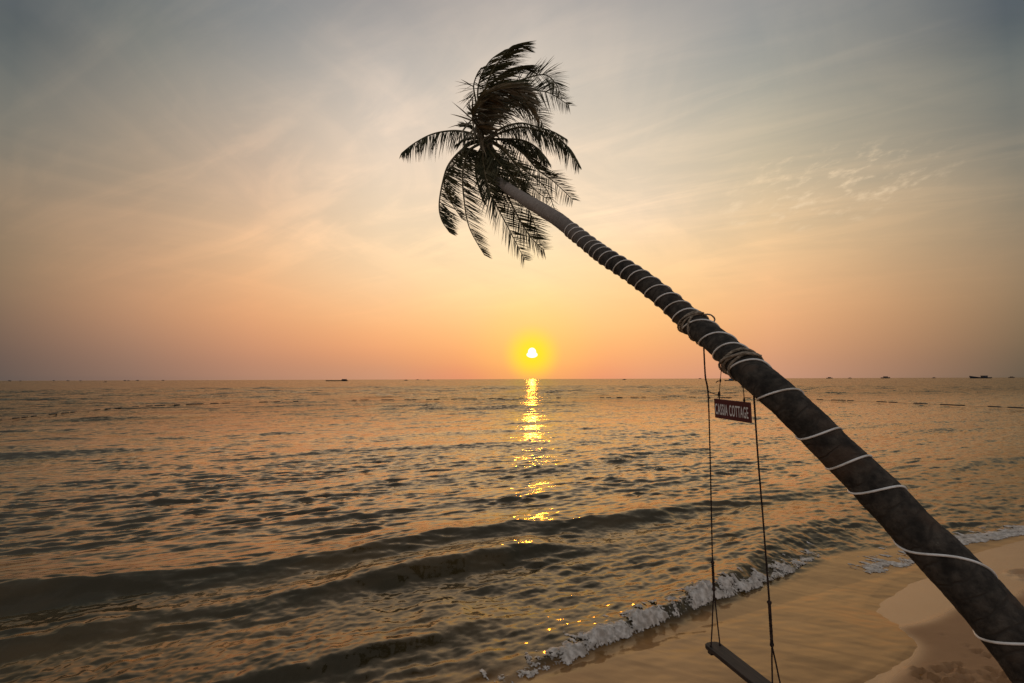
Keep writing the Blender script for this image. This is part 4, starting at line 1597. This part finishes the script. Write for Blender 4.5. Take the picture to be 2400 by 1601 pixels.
def boat(px0, px1, py_w, label, name="fishing_boat", cat="boat", bow=-1, hh=0.12, sheer=0.10, cab=(0.70, 0.90, 0.14), mast=0, mat=None, cmat=None, dist=None, group=None):
    hz = 892.2 - 7.8 * ((px0 + px1) / 2) / 2400.0
    if dist is None:
        dist = EYE.z * F / max(py_w - hz, 1.2)
    Lb = (px1 - px0) / F * dist
    c = P((px0 + px1) / 2, 800, 1.0) - EYE
    c.z = 0
    c = c / c.dot(Vector((0, 1, 0))) * dist
    c.z = 0
    root = empty(name, c)
    tag(root, label, cat, group)
    mat = mat or mb_dark
    rot = -c.x / dist * 0.0
    # hull: stations from stern to bow
    secs = []
    ns = 15
    v, f = [], []
    for i in range(ns):
        u = i / (ns - 1)
        wdt = 0.13 * Lb * (1 - max(0, (u - .55) / .45) ** 2.2) * (0.75 + 0.25 * min(1, u / 0.2)) + 0.002 * Lb
        top = hh * Lb * (0.75 + 0.25 * (1 - min(1, u / .3)) * .6) + sheer * Lb * max(0, (u - 0.45) / 0.55) ** 1.8
        xk = (u - 0.5) * Lb
        rake = 0.05 * Lb * (u > 0.8) * (u - .8) / .2
        prof = [(-wdt, top, rake), (-wdt * .86, top * .35, rake * .5), (-wdt * .5, -0.02 * Lb, 0), (wdt * .5, -0.02 * Lb, 0), (wdt * .86, top * .35, rake * .5), (wdt, top, rake)]
        for (yy, zz, rk) in prof:
            v.append(c + Vector(((xk + rk - .02 * Lb) * bow, yy, zz)))
    for i in range(ns - 1):
        for k in range(6):
            a = i * 6 + k
            b_ = i * 6 + (k + 1) % 6
            f.append((a, b_, b_ + 6, a + 6))
    f.append((0, 1, 2, 3, 4, 5))
    f.append(tuple((ns - 1) * 6 + k for k in range(6))[::-1])
    o = MB()
    o.v, o.f = v, f
    o.build("hull", mat, root, smooth=False)
    if cab:
        u0, u1, ch = cab
        o = MB()
        xm = ((u0 + u1) / 2 - .5) * Lb * -bow
        deck = hh * Lb * 0.7
        o.box(c + Vector((xm, 0, deck + ch * Lb * .4)), Vector(((u1 - u0) / 2 * Lb, 0, 0)), Vector((0, .085 * Lb, 0)), Vector((0, 0, ch * Lb * .6)))
        o.box(c + Vector((xm, 0, deck + ch * Lb * 1.06)), Vector(((u1 - u0) / 2 * Lb * 1.18, 0, 0)), Vector((0, .10 * Lb, 0)), Vector((0, 0, ch * Lb * .05)))
        o.build("cabin", cmat or mat, root, smooth=False)
    if mast:
        o = MB()
        xm = ((cab[0] + cab[1]) / 2 - .5) * Lb * -bow if cab else 0
        o.tube([c + Vector((xm * .6, 0, hh * Lb * .7)), c + Vector((xm * .6, 0, hh * Lb + mast * Lb))], .012 * Lb, 6)
        o.build("mast", mat, root)
    return root


boat(766, 815, 893.3, "long low dark barge with a stern wheelhouse, left of the sun", "cargo_barge", "barge", -1, .055, .006, (.78, .97, .055), 0, mb_navy)
boat(2267, 2314, 886.7, "dark cargo boat with a high pointed bow, far right on the horizon", "cargo_boat", "boat", -1, .062, .085, (.62, .82, .085), 0, mb_navy)
boat(1695, 1716, 892.6, "blue fishing boat seen between the swing rope and the trunk", "fishing_boat", "boat", -1, .10, .05, (.50, .97, .17), 0, mb_navy, mb_blue)
G = "distant boats along the horizon"
FARB = [
    (948, 957, 891.8, "small dark boat just below the horizon, first of two right of the barge", -1),
    (976, 983, 890.6, "faint tiny boat on the horizon between two small dark boats", 1),
    (1001, 1008, 891.6, "small dark boat just below the horizon, nearest to the sun on its left", 1),
    (1457, 1466, 890.4, "small dark boat just right of the sun, in line with the upper trunk", 1),
    (1634, 1642, 888.2, "very faint boat on the horizon just left of the left swing rope", 1),
    (1933, 1947, 887.0, "grey domed boat on the horizon, first right of the palm trunk", 1),
    (1983, 1992, 886.5, "very faint low boat on the horizon, second right of the palm trunk", 1),
    (2061, 2081, 886.4, "grey boat with a raised middle on the horizon, third right of the trunk", 1),
    (2179, 2188, 885.6, "tiny faint boat on the horizon left of the high-bowed cargo boat", 1),
    (2358, 2372, 885.0, "small grey boat at the right end of the horizon", 1),
    (24, 33, 892.8, "leftmost small grey boat on the horizon at the left edge", 1),
    (51, 57, 892.8, "tiny grey boat on the horizon, second from the left edge", 1),
    (128, 135, 892.6, "tiny grey boat on the horizon, third from the left edge", 1),
    (161, 168, 892.6, "faint tiny boat on the horizon, fourth from the left edge", 1),
    (191, 197, 892.8, "small dark boat on the horizon, fifth from the left edge", 1),
    (249, 256, 895.5, "tiny dark boat nearer than the horizon at the far left", 1),
    (294, 301, 892.4, "small grey boat, left one of a close pair on the left horizon", 1),
    (303, 309, 892.4, "small grey boat, right one of a close pair on the left horizon", -1),
    (323, 331, 892.3, "faint tiny boat just right of the close pair on the left horizon", 1),
    (383, 390, 892.1, "tiny grey boat alone on the horizon, midway to the barge", 1),
]
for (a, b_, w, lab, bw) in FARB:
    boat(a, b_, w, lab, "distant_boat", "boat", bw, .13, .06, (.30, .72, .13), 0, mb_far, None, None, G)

# ------------------------------------------------------------------ render settings
scene.view_settings.view_transform = 'Standard'
scene.view_settings.look = 'None'
scene.view_settings.exposure = 0
scene.view_settings.gamma = 1
scene.view_settings.use_curve_mapping = False
scene.cycles.max_bounces = 6
scene.cycles.sample_clamp_indirect = 4.0
scene.cycles.use_denoising = True
